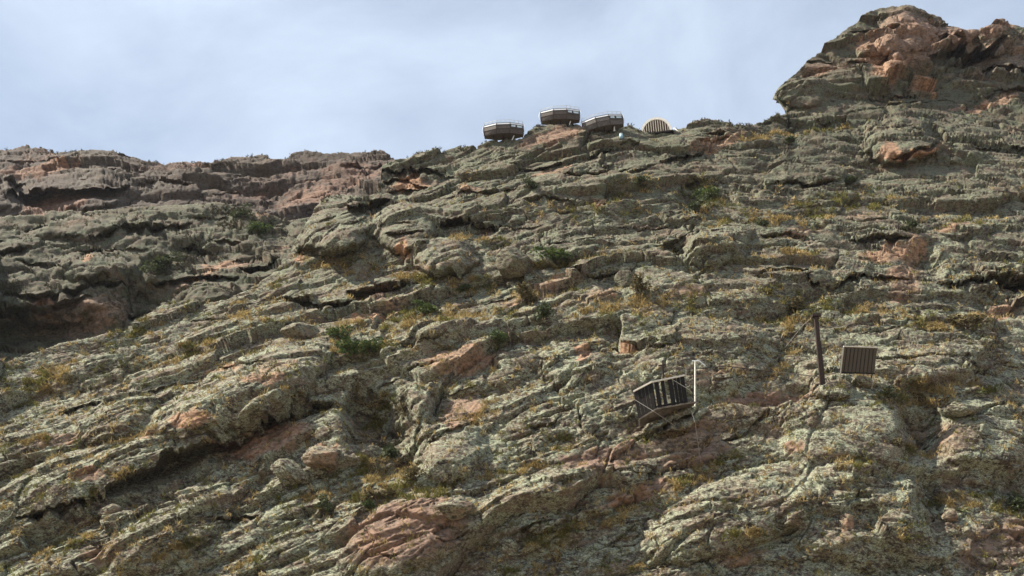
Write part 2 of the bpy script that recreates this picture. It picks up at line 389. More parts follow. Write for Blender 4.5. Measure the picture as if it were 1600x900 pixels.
def ledge_field(px, py, s, ledges, seed):
    """Depth change along the view (metres): overhanging lips with hollows below them; also where the hollows are."""
    dd = np.zeros_like(px); hol = np.zeros_like(px)
    jx = 3.0 * perlin(px / 14, py / 30, seed) + 1.6 * perlin(px / 5, py / 9, seed + 1)
    rough_f = 0.75 + 0.6 * perlin(px / 18, py / 18, seed + 2); rough_c = 0.85 + 0.35 * perlin(px / 70, py / 70, seed + 4)
    for k, (pts, u, st) in enumerate(ledges):
        p = np.array(sorted(pts), float)
        x0, x1 = p[0, 0], p[-1, 0]
        sel = (px > x0 - 8) & (px < x1 + 8) & (py > p[:, 1].min() - 6 * u - 20) & (py < p[:, 1].max() + 2.5 * u + 14)
        if not sel.any(): continue
        rough = rough_c if u > 18 else rough_f
        X = px[sel]; Y = py[sel]; S = s[sel]
        yl = np.interp(X, p[:, 0], p[:, 1]) + jx[sel] * min(1.0, 0.25 + u / 14)
        e = np.clip((X - x0 + 8) / (0.22 * (x1 - x0) + 8), 0, 1) * np.clip((x1 + 8 - X) / (0.22 * (x1 - x0) + 8), 0, 1)
        e = np.sqrt(np.clip(e, 0, 1)) * rough[sel]
        v = Y - yl
        ue = np.maximum(u * e, 1.0)
        up = -0.55 * u * np.exp(np.minimum(v, 0) / (2.2 * u)) * (v <= 0)
        vv = np.clip(v / ue, 0, 1.6)
        dn = 1.9 * u * (1 - sstep(0.45, 1.4, vv)) * (v > 0) * sstep(0, 0.3, vv)
        dd[sel] += (up + dn) * e * st * S
        hol[sel] = np.maximum(hol[sel], (v > 0) * (1 - sstep(0.9, 1.3, vv)) * e)
    return dd, hol

def ell(px, py, x, y, rx, ry, ang):
    c, s_ = math.cos(R(-ang)), math.sin(R(-ang))
    dx, dy = px - x, py - y
    return ((dx * c + dy * s_) / rx) ** 2 + ((-dx * s_ + dy * c) / ry) ** 2

def bump_field(px, py, s, bumps, seed):
    o = np.zeros_like(px); sm = np.zeros_like(px)
    jx = 9 * perlin(px / 38, py / 30, seed) + 4 * perlin(px / 13, py / 11, seed + 3)
    jy = 7 * perlin(px / 34, py / 26, seed + 7) + 3 * perlin(px / 12, py / 10, seed + 4)
    for (x, y, rx, ry, a, h) in bumps:
        r = ell(px + jx, py + jy, x, y, rx, ry, a)
        if h > 0:
            if h >= 24: sm = np.maximum(sm, 1 - sstep(.5, 1.0, r))
            o -= h * s * np.clip(1 - np.clip(r, 0, 1) ** 2.0, 0, 1) * (1.5 if h < 30 else 1.8)
        else:
            o -= 1.7 * h * s * (1 - sstep(0, 1.15, np.sqrt(r)))
    return o, sm

def patch_field(px, py, pats, seed, orange=False):
    m = np.zeros_like(px); og = np.zeros_like(px); wsum = np.full_like(px, 1e-6)
    jx = 10 * perlin(px / 26, py / 18, seed) + 5 * perlin(px / 9, py / 7, seed + 3)
    jy = 6 * perlin(px / 24, py / 18, seed + 7) + 3 * perlin(px / 8, py / 6, seed + 4)
    for p in pats:
        if orange:
            x, y, rx, ry, st, o = p; a = 12 if rx > 20 else 0
        else:
            x, y, rx, ry, a, st = p; o = 0
        k = (1 - sstep(0.55, 1.35, np.sqrt(ell(px + jx, py + jy, x, y, rx, ry, a)))) * st
        m = np.maximum(m, k); og += k * o; wsum += k
    return m, og / wsum

def rock_relief(a, b, s, seed, amp=1.0, ang=1.0):
    """Outward relief in metres for rock in strata coordinates (a along, b up): split slabs, overhanging ledges, cracks."""
    out = np.zeros_like(a)
    wa = a + 1.2 * fbm(a / 9, b / 5, seed + 40, 3); wb = b + 0.8 * fbm(a / 11, b / 4, seed + 50, 4)
    out += 0.6 * fbm(a / 26, b / 14, seed + 60, 4) * amp
    slab = 0.22 + 1.0 * sstep(-0.20, 0.32, fbm(a / 8 + 3, b / 4.2, seed + 64, 3))   # smooth slabs against broken ground
    # flat-faced blocks split from the bedding, three sizes
    for k, (P, st, ch) in enumerate(((6.5, .72, .26), (2.5, .62, .55), (0.95, .42, .6), (0.36, .42, .5))):
        fade = sstep(2.5, 6.0, P * 0.6 / s)
        if not (fade > 0.01).any(): continue
        xx = a / (2.0 * P) + 0.16 * perlin(a / (.8 * P), b / (.6 * P), seed + 70 + k)
        yy = b / P + 0.16 * perlin(a / (.8 * P), b / (.6 * P), seed + 80 + k) + 0.35 * perlin(a / (3 * P), b / (2.5 * P), seed + 86 + k)
        e, r1, r2, r3, ox, oy = cells(xx, yy, seed + 90 + 5 * k)
        blk = 0.20 * (r1 - 0.5) + 0.42 * (r2 - 0.5) * ox + 0.46 * (r3 - 0.62) * oy
        crack = np.where(r2 > 0.35, 1 - sstep(0.0, 0.045, e), 0)
        out += st * fade * amp * P * (blk * (slab if P < 2 else ang) - ch * 0.35 * crack * (0.4 + slab))
    # ledges along the bedding, with hollows under some of them
    for k, (P, cf) in enumerate(((7.0, .09), (3.0, .075), (1.3, .045), (0.6, .045), (0.28, .07))):
        fade = sstep(3.0, 8.0, P * 0.5 / s)
        if not (fade > 0.01).any(): continue
        q = wb / P + 0.75 * perlin(wa / (3.4 * P), wb / (1.8 * P), seed + k) + 0.15 * perlin(wa / (0.9 * P), wb / (0.8 * P), seed + 9 + k)
        c = np.floor(q); fr = q - c
        ci = c.astype(np.int64)
        al = wa / (3.1 * P) + 7 * h01(ci, ci * 0 + k, seed + 3)
        li = np.floor(al).astype(np.int64); fl = al - np.floor(al)
        h0 = h01(li, ci, seed + 5 + k); h1 = h01(li + 1, ci, seed + 5 + k)
        t = sstep(0.46, 0.54, fl)
        ht = h0 + (h1 - h0) * t
        ht = np.clip((ht - 0.5) / 0.5, 0, 1)
        rise = 0.20 + 0.12 * perlin(wa / (1.5 * P), wb / P, seed + 25 + k)
        prof = np.where(fr < rise, fr / rise, (1 - (fr - rise) / (1 - rise)))
        msk = 1.5 * sstep(0.02, 0.45, perlin(wa / (5 * P), wb / (3.5 * P), seed + 20 + k))
        out += cf * 1.4 * P * ht * prof * msk * fade * amp * (slab if P < 2 else 0.9)
        hu = h01(np.floor(wa / (2.2 * P) + 3 * h01(ci, ci * 0, seed + 31)).astype(np.int64), ci, seed + 33 + k)
        out -= cf * 1.9 * P * sstep(0.72, 0.92, fr) * (1 - 0.5 * sstep(.96, 1.0, fr)) * sstep(0.60, 0.82, hu) * fade * amp * np.minimum(msk, 1)
    b2 = b + 1.3 * out; a2 = a + 0.6 * out
    # short dark clefts along the bedding
    for k, P in enumerate((2.2, 1.0, 0.48, 0.24)):
        fade = sstep(1.0, 2.4, 0.42 * P / s)
        c = perlin(a2 / (2.0 * P) + 0.5 * perlin(a2 / P, b2 / P, seed + 150 + k), b2 / (0.40 * P), seed + 160 + k)
        out -= fade * amp * 0.34 * P ** 0.9 * sstep(0.46, 0.64, c) * (0.25 + 0.75 * slab)
    for k, P in enumerate((0.38, 0.16)):
        fade = sstep(3.0, 7.0, P * 0.6 / s)
        if not (fade > 0.01).any(): continue
        w2 = 0.35 * perlin(a2 / P, b2 / P, seed + 110 + k)
        bl = np.abs(perlin(a2 / (2.1 * P) + w2, b2 / P + w2, seed + 120 + k))
        out += slab * fade * amp * (0.12 if P > 0.5 else 0.18) * P * (np.minimum(bl, 0.5) - 0.25)
    for P in (1.0, 0.5, 0.24, 0.11):
        fade = sstep(1.6, 4.0, P / s) * (1 - sstep(14, 30, P / s))
        out += fade * 0.16 * P * (0.4 + 0.6 * slab) * perlin(a2 / P * 0.6, b2 / P, seed + 101)
    return out

SURF = {}
def build_sheet(name, xs0, xs1, step, ridge, bottom, depth, ledges, bumps, fresh, grass, gdip, tone_fn, mat, seed, amp, foot=False, fresh0=0.0):
    u = np.concatenate([np.arange(xs0, -50, 3.5), np.arange(-50, min(xs1, 1650), step), np.arange(1650, max(xs1, 1650), 3.5)])     # coarser beyond the photo's frame
    n_c = len(u)
    rx, ry = ridge(u)
    by = np.full_like(u, bottom)
    n_r = int(np.max(by - ry) / step * 0.82)
    t = np.linspace(0, 1, n_r)[:, None]
    kk = np.exp(-0.5 * (np.arange(-140, 141) / 42.0) ** 2); kk /= kk.sum()
    rs = np.convolve(np.pad(ry, 140, mode='edge'), kk, mode='valid')
    t = t + 0 * u[None]
    for rnd in (0, 1):
        w = sstep(0.84, 1.0, t)
        px = u[None] + (rx - u)[None] * sstep(0.955, 1.0, t)
        py = by[None] + (rs - by)[None] * t + (ry - rs)[None] * w
        if name == 'cliff': px = nose(px, py)
        d = depth(px, py)
        base = place(px, py, d)
        s = d / F
        dl, hol = ledge_field(px, py, s, ledges, seed)
        db, sm = bump_field(px, py, s, bumps, seed + 5)
        d2 = d + dl + db
        P = place(px, py, d2)
        if rnd == 0:      # outward normals of the untouched slope
            nrm = np.cross(np.gradient(base, axis=1), np.gradient(base, axis=0))
        else:
            hx = place(px + 2, py, depth(px + 2, py)) - base; hy = place(px, py - 2, depth(px, py - 2)) - base
            nrm = np.cross(hx, hy)
        nrm /= np.linalg.norm(nrm, axis=-1, keepdims=True)
        a = P[..., 0]; b = P[..., 2] * 1.12 + 0.6 * (dl + db) - gdip(a)
        a = a + 0.25 * b
        rel = rock_relief(a, b, s, seed, amp, 1 + 0.9 * sstep(1215, 1260, px) * (1 - sstep(120, 185, py)) if name == 'cliff' else 1.0)
        rel *= (1 - 0.5 * sm) * (1 - 0.55 * np.clip(hol, 0, 1))      # boulders and hollows have calmer faces
        rel *= 0.45 + 0.55 * sstep(0, 34, py - rs[None] + 10)
        gr, _ = patch_field(px, py, grass, seed + 21)
        P = P + nrm * (rel * (1 - 0.45 * np.clip(gr, 0, 1)))[..., None]
        if rnd == 0:
            L = np.linalg.norm(np.diff(P, axis=0), axis=-1) / s[1:]
            L = np.minimum(L, 14.0) / np.median(L)
            k2 = np.exp(-0.5 * (np.arange(-12, 13) / 4.5) ** 2); k2 /= k2.sum()
            Lp = np.pad(L, ((0, 0), (12, 12)), mode='edge')
            L = sum(k2[j] * Lp[:, j:j + L.shape[1]] for j in range(25))
            Lp = np.pad(L, ((2, 2), (0, 0)), mode='edge')
            L = sum(Lp[j:j + L.shape[0]] for j in range(5)) / 5
            cum = np.concatenate([np.zeros((1, L.shape[1])), np.cumsum(0.55 + 0.45 * L, axis=0)], 0)
            cum /= cum[-1:]
            g = np.linspace(0, 1, n_r)
            t = np.stack([np.interp(g, cum[:, c], t[:, c]) for c in range(n_c)], 1)
    fr, og = patch_field(px, py, fresh, seed + 11, True)
    # grain on every face, along its own normal (so that steep risers are as rough as the rest)
    f1 = np.cross(np.gradient(P, axis=1), np.gradient(P, axis=0)); f1 /= np.maximum(np.linalg.norm(f1, axis=-1, keepdims=True), 1e-9)
    X, Y, Z = P[..., 0], P[..., 1], P[..., 2]
    gr3 = np.zeros_like(X)
    for W in (1.7, 0.75, 0.34, 0.15):
        fade = sstep(2.5, 5.5, W / s) * (1 - sstep(22, 45, W / s))
        gr3 += fade * W * (0.04 if W > .5 else 0.075) * (perlin((0.8 * X + 0.5 * Y) / W, (Z * 1.7 - 0.4 * X) / W, seed + 140) + np.abs(perlin((0.9 * Y - 0.3 * X) / W, (Z * 1.5 + 0.3 * X) / W, seed + 141)) - .3)
    P = P + f1 * gr3[..., None]
    for it in range(1):      # relax the steep walls, where the sheet is stretched
        ev = np.linalg.norm(P[2:] - P[:-2], axis=-1) / (2 * s[1:-1])
        wgt = (0.6 * sstep(14.0, 30.0, ev))[..., None]
        A = 0.5 * (P[2:] + P[:-2])
        P[1:-1] = P[1:-1] * (1 - wgt) + A * wgt
        A = 0.5 * (P[:, 2:] + P[:, :-2]); wg = np.zeros(P.shape[:2] + (1,)); wg[1:-1] = wgt
        P[:, 1:-1] = P[:, 1:-1] * (1 - wg[:, 1:-1]) + A * wg[:, 1:-1]
    # masks for the material
    fr = np.clip(np.maximum(fr, 0.35 * hol) + fresh0, 0, 1)
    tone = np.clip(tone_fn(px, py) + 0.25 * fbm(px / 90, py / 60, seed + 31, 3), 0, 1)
    og = np.clip(og + 0.25 * perlin(px / 60, py / 40, seed + 33), 0, 1)
    gsoil = np.clip(gr + 0.45 * np.clip(fbm(a / 5, b / 1.6, seed + 35, 4), 0, 1) - 0.9 * hol, 0, 1)
    mask = np.stack([fr, tone, og, gsoil], -1)
    vis_rows = (0, n_r)
    extra_top = []
    for e in (0.4, 1.0, 2.2, 4.5, 9.0, 18.0, 36.0):
        q = P[-1].copy(); el = (q[:, 2] - CAM[2]) / np.hypot(q[:, 0], q[:, 1])
        lean = (sstep(1205, 1222, u) * (1 - sstep(1300, 1400, u))) if name == 'cliff' else 0 * u      # the ground behind the leaning peak keeps rising
        q[:, 1] += e; q[:, 0] += lean * e * 0.75; q[:, 2] += e * (-0.30 * (1 - lean) + 0.97 * el * lean); extra_top.append(q)
    extra_bot = []
    if foot:
        z0 = P[0, :, 2].copy()
        for k in range(14, 0, -1):
            f = k / 14.0
            q = P[0].copy(); q[:, 2] = z0 - (z0 + 0.6) * f; q[:, 1] -= (z0 + 0.6) * f * 1.05
            q[:, 2] += 0.25 * perlin(q[:, 0] / 1.3, q[:, 1] / 1.3, 3); extra_bot.append(q)
    allP = np.concatenate(([np.stack(extra_bot)] if extra_bot else []) + [P, np.stack(extra_top)], 0)
    nb = len(extra_bot)
    mm = np.concatenate(([np.repeat(mask[:1], nb, 0)] if nb else []) + [mask, np.repeat(mask[-1:], len(extra_top), 0)], 0)
    NR, NC = allP.shape[:2]
    me = bpy.data.meshes.new(name)
    me.vertices.add(NR * NC)
    me.vertices.foreach_set('co', allP.astype(np.float32).ravel())
    idx = np.arange(NR * NC).reshape(NR, NC)
    q = np.stack([idx[:-1, :-1], idx[:-1, 1:], idx[1:, 1:], idx[1:, :-1]], -1).reshape(-1, 4)
    me.loops.add(q.size); me.polygons.add(len(q))
    me.loops.foreach_set('vertex_index', q.ravel().astype(np.int32))
    me.polygons.foreach_set('loop_start', (np.arange(len(q)) * 4).astype(np.int32))
    me.polygons.foreach_set('loop_total', np.full(len(q), 4, np.int32))
    me.polygons.foreach_set('use_smooth', np.ones(len(q), bool))
    at = me.color_attributes.new('mask', 'FLOAT_COLOR', 'POINT')
    at.data.foreach_set('color', mm.astype(np.float32).ravel())
    me.update(calc_edges=True)
    me.materials.append(mat)
    o = link(bpy.data.objects.new(name, me))
    tag(o, kind='structure')
    qx, qy, qd = project(P)
    fu = np.gradient(P, axis=1); fv = np.gradient(P, axis=0)
    fn = np.cross(fu, fv); fn /= np.maximum(np.linalg.norm(fn, axis=-1, keepdims=True), 1e-9)
    SURF[name] = dict(P=P.reshape(-1, 3), x=qx.ravel(), y=qy.ravel(), d=qd.ravel(), g=gr.ravel(), soil=gsoil.ravel(), n=fn.reshape(-1, 3), s=s.ravel(), px=px.ravel(), py=py.ravel(), hol=hol.ravel(), tone=tone.ravel())
    return o

def jag(u, seed, a=1.0):
    return a * (2.2 * perlin(u / 26, u * 0, seed) + 1.4 * perlin(u / 9, u * 0 + 3, seed) + 0.8 * perlin(u / 3.5, u * 0 + 5, seed))

RIDGE_C = np.array([(-330,640),(-130,596),(0,564),(60,548),(100,536),(150,526),(205,514),(228,500),(250,482),(290,474),(335,468),(385,452),(430,424),(447,400),(462,372),(480,345),(500,318),(515,308),(540,305),(566,312),(584,306),(594,284),(598,264),(612,257),(640,251),(655,241),(668,243),(690,236),(714,230),(745,226),(768,220),(790,216),(812,214),(822,208),(836,200),(850,197),(880,195),(900,194),(912,199),(930,203),(950,202),(972,196),(985,192),(1000,201),(1050,203),(1072,197),(1085,190),(1100,187),(1130,189),(1150,193),(1168,197),(1180,192),(1200,187),(1222,181)], float)
PEAK = np.array([(1222,181),(1228,177),(1230,160),(1231,153),(1233,141),(1244,118),(1264,90),(1290,72),(1320,48),(1352,24),(1388,9),(1402,10),(1418,6),(1440,10),(1462,20),(1488,31),(1502,34),(1520,43),(1534,46),(1548,38),(1562,27),(1570,24),(1580,28),(1600,37),(1640,50),(1700,62),(1780,88),(1900,80),(2110,120)], float)
def ridge_c(u):
    p = np.concatenate([RIDGE_C, PEAK[1:]])
    return u, np.interp(u, p[:, 0], p[:, 1]) + jag(u, 5)
def nose(px, py):      # the peak's left edge leans out over the brow
    return px - 21 * (1 - sstep(1238, 1300, px)) * sstep(1226, 1231, px) * sstep(100, 148, py) * (1 - sstep(156, 169, py))
def rpoly(pts, seed, a=1.0):
    p = np.array(pts, float)
    return lambda u: (u, np.interp(u, p[:, 0], p[:, 1]) + jag(u, seed, a))

depth_c = tps([(-330,1000,57),(-330,645,70),(2110,1000,55),(2110,600,72),(2110,120,128),(-130,1000,54),(400,1000,51),(800,1000,50),(1250,1000,50),(1700,1000,51),(0,562,74),(-120,594,71),(220,503,80),(460,372,90),(500,318,94),(600,262,100),(757,224,101),(875,200,102),(1050,196,104),(1170,192,106),
  (1225,168,113),(1240,105,119),(1400,10,130),(1600,40,136),(1700,50,138),(1640,220,106),(1640,420,84),(1640,620,68),(1350,600,66),(1040,640,64),(800,640,64),(400,620,67),(400,740,61),(800,480,75),(1200,480,75),(800,340,87),(1200,330,88),(100,780,60),(1400,150,114),(1000,250,97),(620,480,76)])
depth_b = tps([(-300,600,86),(0,600,86),(300,560,90),(600,500,95),(0,470,96),(300,430,100),(550,400,104),(-300,330,112),(0,326,112),(300,322,114),(600,330,116),(-300,450,97)])
depth_a = tps([(-300,360,125),(0,360,128),(300,360,130),(700,340,132),(-300,230,150),(0,232,152),(300,248,152),(620,240,154),(720,250,154),(200,300,139)])

gd_c = lambda x: 0.5 * np.minimum(x, 6) + np.where(x > 6, 0.5 * 11 * (1 - np.exp(-(np.maximum(x, 6) - 6) / 11)), 0)
cliff = build_sheet('cliff', -320, 2100, 1.3, ridge_c, 1000.0, depth_c, LEDGE_C, BUMP_C, FRESH_C, GRASS_C, gd_c,
    lambda px, py: np.clip(0.98 - (py - 120) / 480.0, 0.0, 0.85), M_ROCK, 11, 1.0, foot=True)
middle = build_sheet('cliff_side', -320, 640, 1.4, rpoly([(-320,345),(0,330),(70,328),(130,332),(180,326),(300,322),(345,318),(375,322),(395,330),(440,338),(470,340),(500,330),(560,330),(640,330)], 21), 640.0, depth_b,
    LEDGE_B, BUMP_B, FRESH_B, GRASS_B, lambda x: 0.10 * x, lambda px, py: 0.95 + 0 * px, M_ROCK, 211, 1.0)  # high tone: the side cliff's shade is put into its rock colour
far = build_sheet('cliff_far', -320, 760, 1.4, rpoly([(-320,250),(-60,236),(0,231),(22,230),(30,226),(40,223),(55,228),(78,235),(105,236),(130,233),(152,234),(180,238),(200,243),(226,250),(260,254),(280,249),(300,251),(330,254),(355,249),(378,246),(398,246),(410,243),(428,246),(446,243),(456,236),(468,233),(500,236),(520,239),(545,238),(562,235),(575,238),(594,234),(606,240),(618,249),(640,262),(700,300),(760,330)], 31), 420.0, depth_a,
    LEDGE_A, BUMP_A, FRESH_A, [], lambda x: 0.06 * x, lambda px, py: 0.9 + 0 * px, M_FAR, 311, 1.15, fresh0=0.06)

# the valley floor at the foot of the cliff
def ground():
    n = 60
    g = np.linspace(-1, 1, n)
    X, Y = np.meshgrid(np.sign(g) * np.abs(g) ** 2 * 3000, np.sign(g) * np.abs(g) ** 2 * 3000)
    Z = 0.15 * perlin(X / 8, Y / 8, 4)
    me = bpy.data.meshes.new('ground')
    idx = np.arange(n * n).reshape(n, n)
    q = np.stack([idx[:-1, :-1], idx[:-1, 1:], idx[1:, 1:], idx[1:, :-1]], -1).reshape(-1, 4)
    me.from_pydata(np.stack([X, Y, Z], -1).reshape(-1, 3).tolist(), [], q.tolist())
    me.materials.append(plain('dry_soil', (0.16, 0.12, 0.08), (0.26, 0.21, 0.14), 0.8, 0.95))
    return tag(link(bpy.data.objects.new('ground', me)), kind='structure')
ground()

def surf(px, py, name='cliff', r=3.0):
    S = SURF[name]
    dx = S['x'] - px; dy = S['y'] - py
    m = np.where(dx * dx + dy * dy < r * r)[0]
    if len(m) == 0:
        m = [int(np.argmin(dx * dx + dy * dy))]
    k = m[int(np.argmin(S['d'][m]))] if len(m) > 1 else m[0]
    return Vector(S['P'][k]), float(S['d'][k]), Vector(S['n'][k])
def at(px, py, d): return Vector(place(px, py, d))
#@@THINGS
# ------------------------------------------------------------------ building blocks for the things
class MB:
    def __init__(s, q=1.0): s.v, s.f, s.q = [], [], q      # q multiplies widths and thicknesses
    def add(s, vs_, fs):
        o = len(s.v); s.v += [tuple(p) for p in vs_]; s.f += [tuple(i + o for i in f) for f in fs]
        return s
    def bar(s, p, q, w, h, up=(0, 0, 1)):
        """A squared bar from p to q, w across and h along the up side."""
        p, q = Vector(p), Vector(q); d = (q - p).normalized(); up = Vector(up); w *= s.q; h *= s.q
        x = d.cross(up)
        if x.length < 1e-4: x = d.cross(Vector((0, 1, 0)))
        x.normalize(); y = x.cross(d).normalized()
        c = []
        for e in (p, q):
            for a, b in ((-1, -1), (1, -1), (1, 1), (-1, 1)):
                c.append(e + x * (a * w / 2) + y * (b * h / 2))
        return s.add(c, [(3, 2, 1, 0), (4, 5, 6, 7), (0, 1, 5, 4), (1, 2, 6, 5), (2, 3, 7, 6), (3, 0, 4, 7)])
    def tube(s, pts, r, n=8, r2=None):
        pts = [Vector(p) for p in pts]; rows = []; r *= s.q; r2 = r2 * s.q if r2 else r2
        for i, p in enumerate(pts):
            d = (pts[min(i + 1, len(pts) - 1)] - pts[max(i - 1, 0)]).normalized()
            x = d.cross(Vector((0.31, 0.2, 0.93))).normalized(); y = d.cross(x)
            rr = r if r2 is None else r + (r2 - r) * i / max(1, len(pts) - 1)
            rows.append([p + x * (rr * math.cos(2 * math.pi * k / n)) + y * (rr * math.sin(2 * math.pi * k / n)) for k in range(n)])
        vs_ = [p for r_ in rows for p in r_]
        fs = [(i * n + k, i * n + (k + 1) % n, (i + 1) * n + (k + 1) % n, (i + 1) * n + k) for i in range(len(pts) - 1) for k in range(n)]
        fs += [tuple(range(n - 1, -1, -1)), tuple(range((len(pts) - 1) * n, len(pts) * n))]
        return s.add(vs_, fs)
    def slab(s, quad, th):
        """A slab: the outline's face, with its thickness behind it (against the face normal)."""
        q = [Vector(p) for p in quad]; n = len(q)
        nn = Vector((0, 0, 0))
        for i in range(1, n - 1): nn += (q[i] - q[0]).cross(q[i + 1] - q[0])
        nn.normalize(); th *= s.q
        b = [p - nn * th for p in q]
        fs = [tuple(range(n)), tuple(range(2 * n - 1, n - 1, -1))]
        fs += [(i, i + n, (i + 1) % n + n, (i + 1) % n) for i in range(n)]
        return s.add(q + b, fs)
    def build(s, name, mat, parent=None, smooth=False):
        me = bpy.data.meshes.new(name)
        me.from_pydata(s.v, [], s.f)
        me.materials.append(mat)
        if smooth:
            me.polygons.foreach_set('use_smooth', [True] * len(me.polygons))
        return link(bpy.data.objects.new(name, me), parent)

def empty(name, loc, label=None, cat=None, group=None, rot=(0, 0, 0)):
    o = bpy.data.objects.new(name, None)
    o.location = loc; o.rotation_euler = rot; o.empty_display_size = 0.2
    link(o)
    return tag(o, label, cat, group)

def from_arrays(name, V, Fc, mat, parent=None, smooth=False):
    k = Fc.shape[1]
    me = bpy.data.meshes.new(name)
    me.vertices.add(len(V)); me.vertices.foreach_set('co', np.asarray(V, np.float32).ravel())
    me.loops.add(Fc.size); me.polygons.add(len(Fc))
    me.loops.foreach_set('vertex_index', Fc.ravel().astype(np.int32))
    me.polygons.foreach_set('loop_start', (np.arange(len(Fc)) * k).astype(np.int32))
    me.polygons.foreach_set('loop_total', np.full(len(Fc), k, np.int32))
    if smooth: me.polygons.foreach_set('use_smooth', np.ones(len(Fc), bool))
    me.update(calc_edges=True)
    me.materials.append(mat)
    return link(bpy.data.objects.new(name, me), parent)

M_BROWN = plain('brown_hull', (0.044, 0.034, 0.027), (0.090, 0.070, 0.055), 5, 0.5)
M_PALE = plain('pale_roof_band', (0.72, 0.75, 0.77), (0.85, 0.87, 0.88), 6, 0.35)
M_GLASS = plain('window_pane', (0.40, 0.50, 0.56), (0.62, 0.70, 0.74), 3, 0.12)
M_DARKWOOD = plain('dark_wood', (0.006, 0.005, 0.004), (0.017, 0.013, 0.010), 9, 0.85, stretch=(6, 6, 0.7))  # on the platform slats, backlit shade is put into this near-black colour
M_PANELWOOD = plain('weathered_board', (0.056, 0.049, 0.042), (0.115, 0.102, 0.088), 9, 0.85, stretch=(6, 6, 0.7))
M_LIGHTWOOD = plain('pale_wood', (0.56, 0.52, 0.43), (0.76, 0.70, 0.60), 9, 0.7)  # on the top rails, the sunlit edge is put into this pale colour
M_WHITE = plain('white_paint', (0.50, 0.48, 0.43), (0.74, 0.72, 0.66), 5, 0.5)
M_STEEL = plain('galvanised_steel', (0.30, 0.30, 0.29), (0.52, 0.52, 0.50), 14, 0.4, 0.6)
M_RUST = plain('rusted_steel', (0.022, 0.015, 0.012), (0.048, 0.031, 0.024), 7, 0.8, stretch=(2, 2, 0.6))
M_WIRE = plain('wire', (0.34, 0.32, 0.28), (0.50, 0.48, 0.42), 9, 0.45, 0.3)
M_DARKWIRE = plain('dark_cable', (0.030, 0.026, 0.022), (0.06, 0.05, 0.04), 9, 0.7)
M_SLAB = plain('stone_slab', (0.075, 0.060, 0.047), (0.16, 0.13, 0.10), 3, 0.95)
M_BLUE = plain('blue_plastic', (0.22, 0.38, 0.48), (0.34, 0.52, 0.62), 3, 0.5)
M_BOARDS = plain('dark_boards', (0.050, 0.032, 0.024), (0.095, 0.062, 0.044), 6, 0.8)

